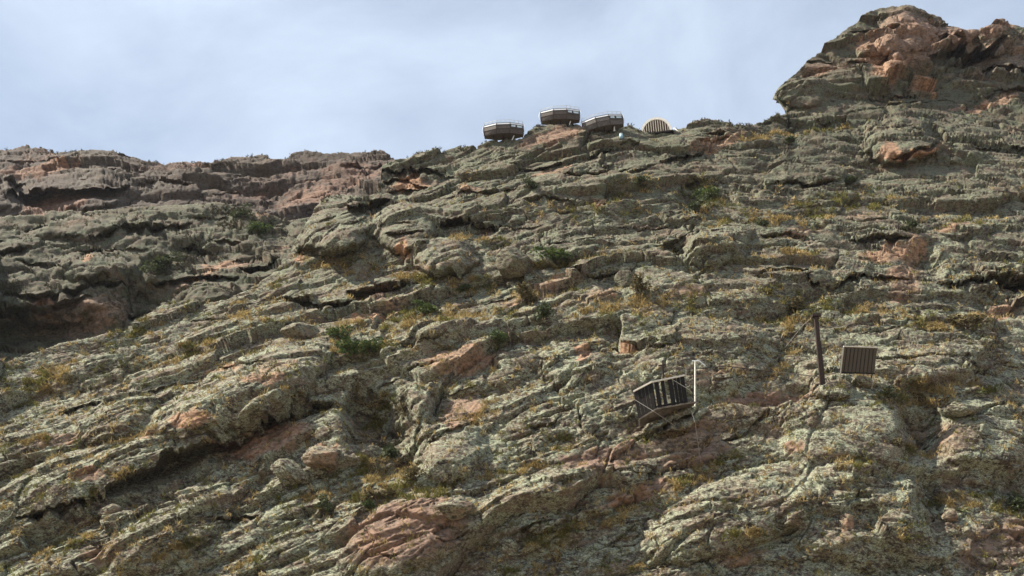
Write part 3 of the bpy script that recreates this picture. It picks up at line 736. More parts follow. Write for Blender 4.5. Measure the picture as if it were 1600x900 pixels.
# ------------------------------------------------------------------ the three capsules hung on the brow
M_HULL2 = plain('weathered_hull', (0.062, 0.054, 0.046), (0.120, 0.105, 0.090), 4, 0.5)
def capsule(px, py, d, roll, yaw, label, k=1.0, hull=None):
    """px,py: where the middle of its underside is seen."""
    hull = hull or M_BROWN
    root = empty('capsule_lodge', at(px, py, d), label, 'lodge', 'capsule lodges hung on the brow of the cliff', (0, roll, yaw))
    root.scale = (.79, .79, .79)
    L, W = 2.86 * k, 1.0 * k
    plan = [(-L, -.42), (-.98, -W), (.98, -W), (L, -.42), (L, .42), (.98, W), (-.98, W), (-L, .42)]
    rings = [(0.0, .95, .80), (0.70, 1.0, 1.0), (1.42, 1.0, 1.0), (1.74, .985, .97)]
    def P(i, r):
        z, sx, sy = rings[r]; x, y = plan[i % 8]
        return Vector((x * sx, y * sy, z))
    MB().slab([P(i, 0) for i in range(7, -1, -1)], 0.08).build('floor', hull, root)
    MB().slab([P(i, 3) + Vector((0, 0, .02)) for i in range(8)], 0.06).build('roof_deck', M_PALE, root)
    fr = MB()
    for i in range(8):
        for r in range(3):
            fr.bar(P(i, r), P(i, r + 1), .07, .07, (0, 1, 0))
            fr.bar(P(i, r + 1), P(i + 1, r + 1), .055, .055)
    fr.build('frame', M_RUST, root)
    for i in range(8):
        for r, nm in ((0, 'lower_panel'), (1, 'upper_panel'), (2, 'roof_band')):
            a, b, c, e = P(i, r), P(i + 1, r), P(i + 1, r + 1), P(i, r + 1)
            mid = (a + b + c + e) / 4
            q = [mid + (p - mid) * .97 for p in (a, b, c, e)]
            if r == 1 and i in (2, 3):
                lo = [q[0], q[1], q[1].lerp(q[2], .38), q[0].lerp(q[3], .38)]
                MB().slab(lo, .05).build('upper_panel', hull, root)
                for u0, u1 in (((.06, .42), (.50, .94)) if i == 2 else ((.1, .9),)):
                    bl, br, tr_, tl = lo[3], lo[2], q[2], q[3]
                    w = [bl.lerp(br, u0), bl.lerp(br, u1), tl.lerp(tr_, u1), tl.lerp(tr_, u0)]
                    wf = MB()
                    for j in range(4): wf.bar(w[j], w[(j + 1) % 4], .05, .07)
                    wo = wf.build('window', M_RUST, root)
                    m = sum(w, Vector()) / 4
                    MB().slab([m + (p - m) * .95 for p in w], .03).build('pane', M_GLASS, wo)
                continue
            MB().slab(q, .05).build(nm, M_PALE if r == 2 else hull, root)  # roof band: sky shining through clear glazing is put into the pale colour
    rail = MB(); z = 1.78
    top = [Vector((plan[i][0] * .97, plan[i][1] * .95, z)) for i in range(8)]
    H = Vector((0, 0, .46))
    for i in range(8):
        a, b = top[i], top[(i + 1) % 8]
        for t in (0, .34, .67): rail.bar(a.lerp(b, t), a.lerp(b, t) + H * (1.12 if t == 0 else 1), .04, .04, (0, 1, 0))
        rail.bar(a + H, b + H, .045, .045); rail.bar(a + H * .5, b + H * .5, .02, .02)
    rail.build('railing', M_STEEL, root)
    hatch = MB(); hatch.slab([(-.5, -.3, 1.90), (.3, -.3, 1.90), (.3, .4, 1.90), (-.5, .4, 1.90)], .12); hatch.build('hatch', M_PALE, root)
    for sx in (-1, 1):
        MB().tube([Vector((sx * (L + .02 + .22 * math.sin(math.pi * t / 8)), 0, .5 + 1.6 * t / 8)) for t in range(9)], .03, 6).build('end_hoop', M_PALE, root)
    for p, q in (((1.55, -.1, .25), (1.25, -.45, -1.0)), ((1.52, .5, .2), (1.85, 1.0, -.9)), ((-1.0, .6, .1), (-.9, 1.7, -.7))):
        MB().bar(p, q, .14, .11).build('support_strut', M_WHITE, root)
    for x in (-1.4, 0, 1.3):
        MB().bar((x, -.5, -.02), (x, 1.9, -.10), .12, .16).build('floor_beam', M_RUST, root)
    return root
capsule(787, 213.5, 101.2, 0, R(-4), 'brown faceted capsule lodge furthest left and lowest of three on the cliff brow')
capsule(875.5, 191.0, 103.0, 0, R(-4), 'brown faceted capsule lodge standing highest on the skyline, middle of the three')
capsule(944, 202.0, 102.0, R(-9), R(-6), 'brown faceted capsule lodge tilted with its left end down, beside the arched hut', 1.04, M_HULL2)

def arch_hut():
    root = empty('arched_hut', at(1025.5, 206.5, 102.5), 'arched hut with white rim and upright pale slats, right of the capsules', 'hut', None, (0, 0, R(-12)))
    root.scale = (.78, .78, .78)
    A, B, D, n = 2.28, 2.75, 3.2, 24
    def arc(a, b, y): return [Vector((a * math.cos(math.pi * k / n), y, b * math.sin(math.pi * k / n))) for k in range(n + 1)]
    o, i_ = arc(A, B, 0), arc(A - .32, B - .40, 0)
    o2 = arc(A, B, D)
    rim = MB()
    i2 = arc(A - .32, B - .40, .35); o3 = arc(A, B, .35)
    vs_ = o + i_ + o3 + i2; m = n + 1
    fs = []
    for k in range(n):
        fs += [(k, k + 1, m + k + 1, m + k)[::-1], (k, k + 1, 2 * m + k + 1, 2 * m + k), (m + k, m + k + 1, 3 * m + k + 1, 3 * m + k)[::-1]]
    rim.add(vs_, fs).build('rim', M_WHITE, root)
    sh = MB()
    s1, s2 = arc(A - .01, B - .01, .35), arc(A - .01, B - .01, D)
    sh.add(s1 + s2, [(k, k + 1, m + k + 1, m + k) for k in range(n)] + [tuple(range(m, 2 * m))[::-1]]).build('shell', M_WHITE, root)
    pts = arc(A - .33, B - .41, .22)
    MB().slab(pts[::-1][::-1], -.06).build('front_boards', M_BOARDS, root)
    for k in range(11):
        x = -1.72 + k * 1.72 * 2 / 10
        z = (B - .42) * math.sqrt(max(0, 1 - (x / (A - .34)) ** 2))
        MB().bar((x, .10, 0.02), (x, .10, z), .065, .16, (0, 1, 0)).build('slat', M_LIGHTWOOD, root)
    for p, q in (((A + .05, .6, 0), (A + .35, 1.2, 1.3)), ((A + .9, .4, -.1), (A + .35, 1.2, 1.3))):
        MB().bar(p, q, .10, .10).build('brace', M_WHITE, root)
    f = MB(); f.slab([(-A - .2, -.15, -.02), (A + .2, -.15, -.02), (A + .2, D, -.02), (-A - .2, D, -.02)], .2); f.build('deck', M_DARKWOOD, root)
arch_hut()

bn = empty('water_drum', surf(971.5, 212.5)[0], 'small pale blue drum in the shadow under the tilted capsule', 'drum')
MB().tube([(0, -.1, -.25), (0, -.1, .36)], .20, 14).build('body', M_BLUE, bn, True)
MB().tube([(0, -.1, .36), (0, -.1, .41)], .21, 14).build('lid', M_WHITE, bn)
MB().tube([(.08, -.1, .41), (.08, -.1, .46)], .06, 8).build('cap', M_WHITE, bn)

# ------------------------------------------------------------------ the slatted platform on the slab
def up_depth(d, h): return d + h * SP
Q = 1.39
DS = surf(1040, 652)[1]
def E(v): return DS + 0.05 + (v - 45.0) * Q
def platform():
    D0 = E(45.2)
    root = empty('slatted_platform', at(1035, 640, D0), 'dark slatted platform guard with pale top rail on a stone slab', 'platform')
    o = Vector(root.location)
    top = [(990, 612), (1017.5, 597.5), (1069, 587)]
    bot = [(997.5, 654), (1024, 638), (1075, 629)]
    dep = [E(44.6), E(44.7), E(45.1)]
    T = [at(*top[i], up_depth(dep[i], 2.1)) - o for i in range(3)]
    Bm = [at(*bot[i], dep[i]) - o for i in range(3)]
    # top rail and lower rail, each one run of timber per side
    for i in (0, 1):
        MB(Q).bar(T[i], T[i + 1], .16, .075).build('top_rail', M_LIGHTWOOD, root)
        a, b = Bm[i].lerp(T[i], .06), Bm[i + 1].lerp(T[i + 1], .06)
        MB(Q).bar(a + Vector((0, .06, 0)), b + Vector((0, .06, 0)), .05, .09).build('lower_rail', M_DARKWOOD, root)
    def plank(i, u0, u1, lo=0.0):
        t0, t1 = T[i].lerp(T[i + 1], u0), T[i].lerp(T[i + 1], u1)
        b0, b1 = Bm[i].lerp(Bm[i + 1], u0), Bm[i].lerp(Bm[i + 1], u1)
        sag = Vector((0, 0, random.uniform(-.05, .04)))
        MB(Q).slab([b0 + sag, b1 + sag, t1 - Vector((0, 0, .04)), t0 - Vector((0, 0, .04))], .035).build('slat', M_DARKWOOD, root)
    random.seed(3)
    for k in range(5): plank(0, k / 5 + .004, (k + 1) / 5 - .004)
    for u0, u1 in ((.0, .045), (.09, .21), (.28, .38), (.50, .63), (.66, .745), (.765, .855), (.875, .995)): plank(1, u0, u1)
    # the deck behind the guard, its beams and the brackets
    back = Vector((0.2, 1.3, 0.0))
    fw = Vector((0, -.12, -.05))
    MB(Q).slab([Bm[0] + fw, Bm[1] + fw, Bm[2] + fw + Vector((.5, 0, .1)), Bm[2] + back, Bm[0] + back], .07).build('stone_slab', M_SLAB, root)
    return root, T, Bm, o
pf, T_, B_, o_ = platform()

def wire(name, pts, r, mat, label, cat='wire', group=None, sag=0.0):
    q = []
    for a, b in zip(pts[:-1], pts[1:]):
        for k in range(8):
            t = k / 8
            q.append(a.lerp(b, t) - Vector((0, 0, sag * 4 * t * (1 - t))))
    q.append(pts[-1])
    ob = MB(Q).tube(q, r, 5).build(name, mat)
    return tag(ob, label, cat, group)
wire('guy_wire', [at(991, 624, E(44.9)), at(1022, 643, E(44.2)), surf(1054, 663)[0]], .010, M_WIRE, 'thin pale wire crossing the front of the slatted guard to the rock')
wire('guy_wire', [at(1049, 592, E(45.6)), at(1077, 609, E(45.2)), surf(1092, 622)[0]], .012, M_WIRE, 'thin wire from the guard top down towards the white post')
wire('guy_wire', [at(1076, 630, E(45.5)), at(1086, 660, E(44.0)), surf(1096, 722)[0]], .005, M_WIRE, 'long thin wire hanging down the rock below the white post')

def white_post():
    b, d, n = surf(1085.5, 630)
    d = min(d, E(45.9))
    b = at(1085.5, 630, d); root = empty('white_post', b, 'white post with a short arm at its top beside the slatted platform', 'post')
    t = at(1086, 564, up_depth(d, 2.9)) - b
    MB(Q).tube([Vector((0, 0, -.3)), t], .046, 10).build('shaft', M_WHITE, root)
    a2 = at(1102, 572, up_depth(d, 2.75)) - b; a1 = at(1082, 564, up_depth(d, 2.9)) - b
    MB(Q).bar(a1, t + Vector((.3, 0, .01)), .06, .05).bar(t + Vector((.3, 0, .01)), a2, .05, .045).build('arm', M_PALE, root)
    MB(Q).bar(Vector((-.085, .03, .5)), t - Vector((.085, -.03, .1)), .05, .05, (0, 1, 0)).build('left_bar', M_DARKWOOD, root)  # narrow dark bar along the left of the shaft
    return b, t
wb, wt = white_post()

def cross_post():
    d = E(46.2)
    b = at(1036, 592, d); root = empty('anchor_post', b, 'short dark anchor post with crossbar rising behind the slatted guard', 'post')
    t = at(1035.5, 563, up_depth(d, 1.25)) - b
    MB(Q).bar(Vector((0, 0, -.7)), t, .07, .07, (0, 1, 0)).build('shaft', M_RUST, root)
    MB(Q).bar(t * .72 + Vector((-.32, 0, -.02)), t * .72 + Vector((.18, 0, .06)), .06, .05).build('crossbar', M_RUST, root)
    MB(Q).bar(t, t + Vector((0, 0, .16)), .055, .055, (0, 1, 0)).build('cap', M_WHITE, root)
cross_post()

def brown_pole():
    b, d, n = surf(1283, 595)
    d = d - .1
    b = at(1283, 597, d); root = empty('steel_pole', b, 'tall rusty brown steel pole with a flat cap on the rock hump', 'pole')
    t = at(1275, 495, up_depth(d, 4.7)) - b
    MB(Q).bar(Vector((0, 0, -.5)), t, .20, .16, (0, 1, 0)).build('shaft', M_RUST, root)
    MB(Q).bar(Vector((.20, .05, -.2)), t * .62 + Vector((.15, .05, 0)), .11, .11, (0, 1, 0)).build('second_bar', M_RUST, root)  # thin dark bar beside the lower shaft
    MB(Q).bar(t + Vector((-.30, 0, .06)), t + Vector((.32, 0, .10)), .34, .14).build('cap', M_RUST, root)
    return b, t, d
pb, pt_, pd_ = brown_pole()
wire('steel_cable', [wb + Vector((.3, 0, 2.6)), surf(1135, 577)[0] + Vector((0, -.25, .2)), surf(1205, 584)[0] + Vector((0, -.25, .2)), pb + Vector((0, -.12, .35))], .028, M_DARKWIRE, 'dark cable running from the white post to the foot of the brown pole', 'cable')
wire('steel_cable', [pb + pt_ + Vector((-.2, 0, .05)), at(1255, 508, pd_ + 3.5), surf(1222, 545)[0]], .014, M_WIRE, 'pale cable from the cap of the brown pole down to the left', 'cable')
wire('steel_cable', [pb + pt_ + Vector((.2, 0, 0)), at(1302, 512, pd_ + 4), at(1318, 511, pd_ + 5), surf(1335, 500)[0]], .014, M_WIRE, 'slack pale cable looping right behind the brown pole', 'cable')

def board_panel():
    f1, f2 = surf(1310.5, 594), surf(1362.5, 606)
    d = min(surf(1337, 598)[1], f1[1], f2[1] + .3) - .2
    e = d - 50.4 * Q
    b = at(1337, 596, d); root = empty('slatted_screen', b, 'tilted brown slatted screen on two thin legs beside the brown pole', 'screen')
    o = Vector(b)
    TL, TR, BL, BR = [at(x, y, dd * Q + e) - o for x, y, dd in ((1318, 541.5, 50.2), (1371, 543.5, 50.3), (1312.5, 582, 50.5), (1367, 583.5, 50.6))]
    nrm = (BR - BL).cross(TL - BL).normalized()
    n = 9
    for k in range(n):
        u0, u1 = k / n + .010, (k + 1) / n - .012
        MB(Q).slab([BL.lerp(BR, u0), BL.lerp(BR, u1), TL.lerp(TR, u1), TL.lerp(TR, u0)], .035).build('slat', M_PANELWOOD, root)
    MB(Q).slab([p - nrm * .06 for p in (BL, BR, TR, TL)], .03).build('backing_board', M_DARKWOOD, root)
    MB(Q).bar(TL - nrm * .02, TR - nrm * .02, .10, .05).build('top_rail', M_LIGHTWOOD, root)
    MB(Q).bar(BL + nrm * .03, BR + nrm * .03, .05, .05).build('bottom_rail', M_DARKWOOD, root)
    l1 = f1[0] - o; l2 = f2[0] - o
    MB(Q).bar(l1, TL + nrm * .03, .05, .05, nrm).build('leg', M_STEEL, root)
    MB(Q).bar(l2, BR.lerp(TR, .15) - nrm * .1, .045, .045, nrm).build('leg', M_STEEL, root)
    MB(Q).bar(l2 + Vector((.2, .9, .3)), TR - nrm * .1, .05, .05).build('back_stay', M_RUST, root)
board_panel()

# ------------------------------------------------------------------ boulders
def boulder(px, py, rpx, sx, sy, sz, label, rot, fr=0.2, tone=0.3, orange=0.3, sink=0.35, seed=1, dz=0.0):
    fr *= .75; orange *= .7
    p, d, n = surf(px, py)
    r = rpx * d / F
    bm = bmesh.new(); bmesh.ops.create_icosphere(bm, subdivisions=5, radius=1.0)
    V = np.array([v.co for v in bm.verts]); Fc = np.array([[v.index for v in f.verts] for f in bm.faces]); bm.free()
    rng = np.random.RandomState(seed)
    N = rng.normal(size=(13, 3)); N /= np.linalg.norm(N, axis=1, keepdims=True)
    D = rng.uniform(.68, 1.0, 13)
    dt = V @ N.T
    rr = np.min(np.where(dt > .05, D / np.maximum(dt, .05), 9), axis=1)
    rr = np.minimum(rr, 1.15)
    rr += .05 * perlin(V[:, 0] * 3 + 5 * V[:, 2], V[:, 1] * 3 + seed, seed) + .03 * perlin(V[:, 0] * 9 + 4 * V[:, 1], V[:, 2] * 9, seed) - .05 * np.maximum(0, .12 - np.abs(perlin(V[:, 0] * 2 + V[:, 1], V[:, 2] * 4, seed + 4)))/.12
    V = V * rr[:, None] * np.array([sx, sy, sz]) * r
    ob = from_arrays('boulder', V, Fc, M_ROCK, None, False)
    at_ = ob.data.color_attributes.new('mask', 'FLOAT_COLOR', 'POINT')
    at_.data.foreach_set('color', np.tile(np.array([fr, tone, orange, 0.0], np.float32), len(V)))
    ob.location = p + n * (r * (1 - 2 * sink) * .5) ; ob.rotation_euler = rot
    tag(ob, label, 'boulder', 'loose boulders lodged on the cliff')
    return ob
for a in [
 (800, 416, 25, 1.1, 1.0, .95, 'dark squarish boulder lodged mid-cliff with lit left face and shaded right face', (0, .1, .5), .3, .6, .3, .15, 6),
 (1321, 816, 13, .8, .9, 1.15, 'small upright orange rock low on the cliff near the right', (0, .1, .3), .95, .2, .8, .4, 5),
 (506, 715, 25, 1.3, 1.0, .8, 'orange brown boulder below the big overhang at lower left', (.1, .2, .2), .8, .2, .5, .35, 8),
 (452, 738, 24, 1.4, 1.0, .7, 'low pale green boulder beside the orange boulder under the overhang', (.1, .2, .1), .05, .1, .2, .4, 12),
 (791, 856, 15, 1.0, 1.0, 1.0, 'small round pale rock at the bottom centre beside dry grass', (0, .1, .4), .3, .0, .5, .35, 15),
 (1345, 598, 14, 1.5, 1.0, .8, 'grey rock wedged between the legs of the slatted screen', (0, .1, .3), .1, .2, .2, .4, 21),
 (1484, 805, 12, 1.1, .9, .8, 'smooth pinkish rock left of the pale spiky plant', (0, -.5, .2), .9, .1, .2, .35, 24),
 (715, 795, 22, 1.4, 1.0, .7, 'tan rock edge above the pink slab at lower centre', (0, -.2, .2), .6, .1, .3, .45, 27),
 (172, 796, 12, 1.3, 1.0, .8, 'small tan rock at the mouth of the dark hollow at lower left', (0, -.2, .4), .7, .1, .5, .35, 31),
 (470, 520, 22, 1.3, 1.0, .8, 'reddish brown blocky rock left of the bright green shrubs', (0, .2, .4), .6, .3, .2, .4, 33),
 (975, 442, 16, .9, 1.0, 1.3, 'tall dark rock standing beside a shrub above the slatted guard', (0, .1, .2), .2, .6, .2, .3, 36),
 (1500, 640, 18, 1.5, 1.0, .7, 'flat grey rock in the dry grass at right', (0, 0, .2), .2, .2, .2, .45, 39),
]:
    boulder(*a)

# ------------------------------------------------------------------ plants
M_SHRUB = leafy('shrub_leaf', (0.036, 0.060, 0.017), (0.082, 0.112, 0.032))
M_SHRUB2 = leafy('dark_shrub_leaf', (0.034, 0.046, 0.020), (0.078, 0.092, 0.040))
M_SHRUB3 = leafy('dry_shrub_leaf', (0.075, 0.062, 0.030), (0.14, 0.115, 0.055))
M_STEM = plain('twig', (0.06, 0.045, 0.032), (0.11, 0.085, 0.06), 6, 0.9)
M_GOLD = leafy('dry_grass_blade', (0.22, 0.155, 0.055), (0.44, 0.34, 0.15), 0.7)
M_GREEN = leafy('green_grass_blade', (0.085, 0.085, 0.022), (0.19, 0.175, 0.045), 0.7)
M_GREY = leafy('grey_air_plant', (0.12, 0.105, 0.075), (0.26, 0.24, 0.17), 0.9)
M_AGAVE = leafy('rosette_leaf', (0.16, 0.19, 0.085), (0.30, 0.33, 0.17), 0.9)
M_SCRUB = leafy('skyline_scrub', (0.040, 0.036, 0.022), (0.075, 0.066, 0.038), 0.9)

def shrub_mesh(mat, seed):
    rng = np.random.RandomState(seed)
    n = 520
    lob = rng.normal(size=(7, 3)) * np.array([.42, .38, .26]) + np.array([0, 0, .5]); lr = rng.uniform(.28, .46, 7)
    k = rng.randint(0, 7, n)
    dirs = rng.normal(size=(n, 3)); dirs /= np.linalg.norm(dirs, axis=1, keepdims=True)
    c = lob[k] + dirs * (lr[k] * rng.uniform(.45, 1.08, n))[:, None]
    c[:, 2] = np.maximum(c[:, 2], -.15)
    t = dirs * .7 + rng.normal(size=(n, 3)) * .6; t /= np.linalg.norm(t, axis=1, keepdims=True)
    b = np.cross(t, rng.normal(size=(n, 3))); b /= np.linalg.norm(b, axis=1, keepdims=True)
    L = rng.uniform(.12, .25, n)[:, None]; Wd = L * .42
    V = np.stack([c, c + t * L * .5 + b * Wd, c + t * L, c + t * L * .5 - b * Wd], 1).reshape(-1, 3)
    Fc = np.arange(4 * n).reshape(n, 4)
    return V, Fc, lob
VAR = []
for i, m in enumerate((M_SHRUB, M_SHRUB2, M_SHRUB3, M_SHRUB)):
    V, Fc, lob = shrub_mesh(m, 40 + i)
    root = bpy.data.objects.new('shrub', None)
    fo = from_arrays('foliage', V, Fc, m, root)
    st = MB()
    for q in lob: st.tube([(0, 0, -.25), Vector(q) * .5 + Vector((.03, 0, 0)), Vector(q)], .028, 5, .008)
    so_ = st.build('stem', M_STEM, root)
    VAR.append((root, fo, so_))
used = set()
def shrub(px, py, rpx, k, label, sheet='cliff', flat=1.0):
    p, d, n = surf(px, py + rpx * .35, sheet)
    r = 1.2 * rpx * d / F
    src = VAR[k]
    if k not in used:
        used.add(k); root, fo, so_ = src; link(root)
    else:
        root = src[0].copy(); link(root)
        for q in src[1:]:
            c = q.copy(); link(c); c.parent = root
    root.location = p - Vector((0, 0, .05 * r)) + (Vector(CAM) - p).normalized() * (.35 * r); root.scale = (r * 1.15, r * 1.15, r * 1.15 * flat)
    root.rotation_euler = (0, 0, (px * 7.3 + py) % 6.28)
    tag(root, label, 'shrub', 'shrubs growing on the cliff ledges')
for a in [
 (262, 405, 18, 1, 'dark green shrub on the shaded left cliff', 'cliff_side', .7), (240, 418, 16, 1, 'low dull shrub just left of the dark green one on the shaded left cliff', 'cliff_side', .7),
 (378, 330, 15, 1, 'dark shrub at the edge where the far cliff begins', 'cliff_side', .7), (402, 356, 13, 0, 'small green shrub left of the big green boulders', 'cliff_side', .7),
 (875, 398, 22, 0, 'broad mid-green shrub right of the squarish boulder', 'cliff', .65), (1108, 304, 15, 0, 'bright green shrub in the upper gully', 'cliff', 1), (1092, 318, 14, 1, 'dark shrub directly below the bright green gully shrub', 'cliff', .9),
 (1328, 280, 11, 1, 'small dark shrub under the flat upper-right slab', 'cliff', .8), (828, 284, 13, 1, 'dark shrub under the long ledge below the capsules', 'cliff', .7), (1004, 283, 12, 1, 'small dark shrub below the stacked ledges under the arched hut', 'cliff', .6),
 (528, 522, 15, 0, 'green shrub above and left of the brightest shrub', 'cliff', .8), (555, 546, 22, 3, 'brightest green shrub at centre left above the shaded hollow', 'cliff', .7), (578, 540, 15, 0, 'green shrub touching the right side of the brightest shrub', 'cliff', .7),
 (672, 480, 17, 0, 'low spreading green shrub in the middle of the slope', 'cliff', .6), (847, 488, 15, 1, 'dark green rounded shrub in a cleft at centre', 'cliff', 1.1), (777, 533, 13, 0, 'small green shrub below the grey slab at centre', 'cliff', .8),
 (992, 446, 17, 2, 'olive brown shrub beside the tall dark rock', 'cliff', .8), (818, 460, 20, 2, 'dry brown shrub left of centre cleft', 'cliff', .6), (722, 446, 11, 0, 'tiny green shrub above the low spreading one', 'cliff', .7),
 (1425, 351, 10, 1, 'small dark shrub above the red ledge at right', 'cliff', .9), (1192, 345, 0.1 + 9, 1, 'tiny dark shrub left of the upper grassy band', 'cliff', .8), (610, 705, 15, 1, 'dark shrub deep in the shaded hollow', 'cliff', .9),
 (632, 640, 11, 2, 'dry brown shrub on the shaded wall of the hollow', 'cliff', 1), (648, 738, 15, 2, 'straggly brown shrub at the foot of the hollow', 'cliff', .8), (575, 620, 10, 2, 'dry shrub hanging at the top of the hollow', 'cliff', 1),
 (1408, 690, 10, 2, 'dry brown shrub in the narrow cleft right of the hump', 'cliff', 1), (1388, 612, 10, 1, 'dark shrub in the shade right of the slatted screen', 'cliff', .8), (1510, 500, 22, 2, 'wide brown shrub on the right slope above the panel', 'cliff', .5),
 (1236, 480, 18, 2, 'brown bush just left of the top of the steel pole', 'cliff', .6), (1590, 785, 18, 1, 'rounded grey green shrub at the right edge', 'cliff', .9), (1235, 218, 11, 1, 'dark tuft of scrub under the overhanging nose', 'cliff', .6),
 (590, 770, 20, 2, 'dark dry shrub in the golden grass below the hollow', 'cliff', .6), (575, 790, 9, 3, 'small vivid green shrub under the golden grass', 'cliff', .9), (505, 790, 14, 1, 'dark green shrub left of the pink slab', 'cliff', .8),
]:
    shrub(*a)

def rosette_leaf(ang, L, lift, w, seed):
    v, f = [], []
    for k in range(6):
        t = k / 5
        x = L * t * math.cos(lift * (1 - .55 * t)); z = L * t * math.sin(lift * (1 - .55 * t)) - .10 * L * t ** 3
        ww = w * (1 - t) ** .7 * (.75 + .6 * t)
        for sgn, dz in ((-1, .25 * ww), (0, 0), (1, .25 * ww)):
            v.append((x * math.cos(ang) - sgn * ww * math.sin(ang), x * math.sin(ang) + sgn * ww * math.cos(ang), z + dz))
    for k in range(5):
        for j in (0, 1): f.append((3 * k + j, 3 * k + j + 1, 3 * k + j + 4, 3 * k + j + 3))
    return v, f
def rosette(px, py, rpx, label, whole=False, mat=M_AGAVE, seed=1):
    p, d, n = surf(px, py); r = rpx * d / F
    rng = random.Random(seed)
    root = None
    if whole:
        root = empty('spiky_plant', p, label, 'plant')
    mb = MB()
    for k in range(20):
        lf = rosette_leaf(k * 2.4 + rng.uniform(-.2, .2), r * rng.uniform(.8, 1.15), rng.uniform(.25, 1.35), r * .075, k)
        if whole: MB().add(*lf).build('leaf', mat, root)
        else: mb.add(*lf)
    if not whole:
        o = mb.build('spiky_plant', mat); o.location = p
        tag(o, label, 'plant', 'spiky rosette plants in the grassy ledges')
        root = o
    root.rotation_euler = (R(22), 0, 0)
rosette(1503, 797, 16, 'large pale spiky rosette plant at lower right beside a pinkish rock', True)
for i, a in enumerate([
 (1468, 790, 11, 'green spiky plant just left of the pinkish rock at lower right'), (1492, 768, 11, 'green spiky plant above the large pale rosette'), (1310, 692, 9, 'small spiky plant on the hump below the steel pole'),
 (1456, 664, 10, 'bright spiky plant at the top of the right cleft'), (876, 822, 11, 'dark green spiky plant in the golden grass at bottom centre'), (903, 830, 10, 'spiky plant at the right end of the bottom golden grass'),
 (1005, 786, 10, 'yellow green spiky plant on the diagonal grassy crack'), (1080, 745, 11, 'green spiky plant midway along the diagonal grassy crack'), (1104, 738, 11, 'green spiky plant near the upper end of the diagonal grassy crack'),
 (880, 700, 12, 'yellow green spiky plant on a short ledge at lower centre'), (800, 738, 11, 'green spiky plant on the grassy ledge above the pink slab'), (540, 843, 9, 'little yellow green spiky plant left of the pink slab'),
 (1530, 612, 12, 'yellow green spiky plant on the right grassy shelf'), (1420, 622, 12, 'yellow green spiky plant right of the slatted screen'), (1578, 600, 11, 'green spiky plant on the ledge at the right edge'), (1455, 486, 10, 'green spiky plant on the right slope above the grassy shelf')]):
    rosette(*a, seed=7 + i)

def tufts(name, idx, S, lo, hi, pxlen, blades, mat, label_kind='stuff', upw=0.8, wpx=0.9, seed=1, spread=0.55):
    rng = np.random.RandomState(seed)
    p = S['P'][idx]; s = S['s'][idx]; nn = S['n'][idx]
    N = len(idx)
    L = np.clip(pxlen * s, lo, hi) * rng.uniform(.6, 1.35, N)
    B = blades
    base = np.repeat(p, B, 0) + rng.normal(size=(N * B, 3)) * (np.repeat(L, B) * .22)[:, None]
    dirv = np.repeat(nn * (1 - upw) + np.array([0, 0, upw]), B, 0) + rng.normal(size=(N * B, 3)) * spread
    dirv /= np.linalg.norm(dirv, axis=1, keepdims=True)
    ll = (np.repeat(L, B) * rng.uniform(.6, 1.1, N * B))[:, None]
    side = np.cross(dirv, rng.normal(size=(N * B, 3))); side /= np.linalg.norm(side, axis=1, keepdims=True)
    w = np.repeat(np.maximum(wpx * s, .008), B)[:, None]
    mid = base + dirv * ll * .6
    tip = base + dirv * ll + np.array([0, 0, -.22]) * ll + rng.normal(size=(N * B, 3)) * .08 * ll
    V = np.stack([base - side * w * .5, base + side * w * .5, mid + side * w * .4, tip, mid - side * w * .4], 1).reshape(-1, 3)
    Fc = np.arange(N * B * 5).reshape(-1, 5)
    o = from_arrays(name, V, Fc, mat)
    return tag(o, kind='stuff')

S = SURF['cliff']
rg = np.random.RandomState(5)
inside = (S['px'] > -40) & (S['px'] < 1640) & (S['y'] < 940)
n1 = fbm(S['px'] / 26, S['py'] / 12, 77, 4); n2 = perlin(S['px'] / 70, S['py'] / 50, 91)
lowpart = np.clip((S['py'] - 180) / 300, .25, 1)
prob = np.where(inside, np.clip(S['g'] + .12 * lowpart ** 2, 0, 1) ** 1.3 * np.clip(.22 + 1.7 * n1, 0, 1.4), 0) * (S['hol'] < .3)
gold = np.where(n2 < .12)[0]; green = np.where(n2 >= .12)[0]
def pick(mask, w, n, seed):
    w = w[mask]; r_ = np.random.RandomState(seed)
    return mask[r_.choice(len(mask), n, replace=False, p=w / w.sum())]
tufts('dry_grass', pick(gold, prob, 7500, 1), S, .14, .42, 8.0, 9, M_GOLD, seed=2)
tufts('green_grass', pick(green, prob, 6500, 3), S, .14, .42, 7.0, 9, M_GREEN, seed=4)
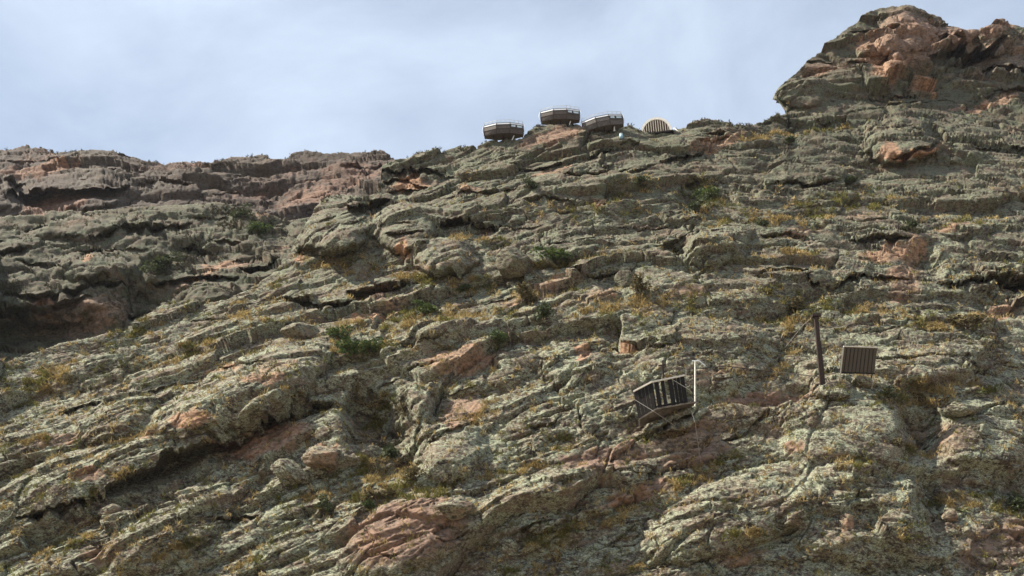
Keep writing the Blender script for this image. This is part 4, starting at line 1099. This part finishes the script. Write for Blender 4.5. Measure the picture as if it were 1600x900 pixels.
# tufts and grey air plants scattered thinly over ledges of the whole face
thin = np.where(inside, np.clip(S['soil'] - .05, 0, 1) * np.clip(.3 + n1, 0, 1) * lowpart, 0)
allv = np.where(inside)[0]
tufts('ledge_grass', pick(allv, thin, 3600, 6), S, .10, .34, 5.5, 7, M_GOLD, seed=6)
thin2 = np.where(inside, np.clip(.25 + 1.2 * fbm(S['px'] / 60 + 9, S['py'] / 40, 55, 3), 0, 1) * lowpart, 0)
tufts('air_plants', pick(allv, thin2, 5200, 8), S, .08, .26, 5.0, 7, M_GREY, upw=.25, wpx=1.1, seed=8, spread=.75)
top = (S['py'] < np.interp(S['px'], RIDGE_C[:, 0], RIDGE_C[:, 1]) + 7) & (S['px'] > 500) & (S['px'] < 1215) & inside
tufts('skyline_scrub', pick(np.where(top)[0], np.clip(.2 + n1, 0.02, 1), 300, 9), S, .2, .5, 4.0, 8, M_SCRUB, wpx=1.0, seed=9)
SB = SURF['cliff_side']
nb_ = fbm(SB['px'] / 40, SB['py'] / 20, 78, 3)
tufts('side_scrub', pick(np.where(SB['px'] > -60)[0], (np.clip(SB['soil'] * .8 + SB['g'], 0, 1) * np.clip(.4 + nb_, 0, 1) + 1e-6)[SB['px'] > -1e9], 1500, 10), SB, .2, .5, 4.5, 8, M_SCRUB, wpx=1.1, seed=10)
SA = SURF['cliff_far']
ra = np.interp(SA['px'], [-60, 40, 226, 300, 460, 575, 640], [236, 223, 250, 251, 236, 238, 262])
tufts('far_skyline_scrub', pick(np.where((SA['py'] < ra + 14) & (SA['px'] > -60) & (SA['px'] < 650))[0], np.ones(len(SA['px'])), 220, 11), SA, .3, .7, 3.2, 7, M_SCRUB, wpx=1.0, seed=11)

# ------------------------------------------------------------------ the air of the valley: the far cliff on the left is faintly veiled
def haze():
    me = bpy.data.meshes.new('haze')
    x0, x1, y0, y1, z0, z1 = -3100, 3100, -3100, 3100, -3.0, 260.0
    me.from_pydata([(x, y, z) for z in (z0, z1) for x, y in ((x0, y0), (x1, y0), (x1, y1), (x0, y1))], [],
                   [(3, 2, 1, 0), (4, 5, 6, 7), (0, 1, 5, 4), (1, 2, 6, 5), (2, 3, 7, 6), (3, 0, 4, 7)])
    m = bpy.data.materials.new('thin_haze'); m.use_nodes = True
    nt = m.node_tree; nt.nodes.clear()
    out = nt.nodes.new('ShaderNodeOutputMaterial'); v = nt.nodes.new('ShaderNodeVolumePrincipled')
    v.inputs['Color'].default_value = (0.84, 0.90, 1.0, 1); v.inputs['Density'].default_value = 0.00008
    v.inputs['Anisotropy'].default_value = 0.2
    nt.links.new(v.outputs[0], out.inputs['Volume'])
    me.materials.append(m)
    tag(link(bpy.data.objects.new('haze', me)), kind='stuff')
haze()
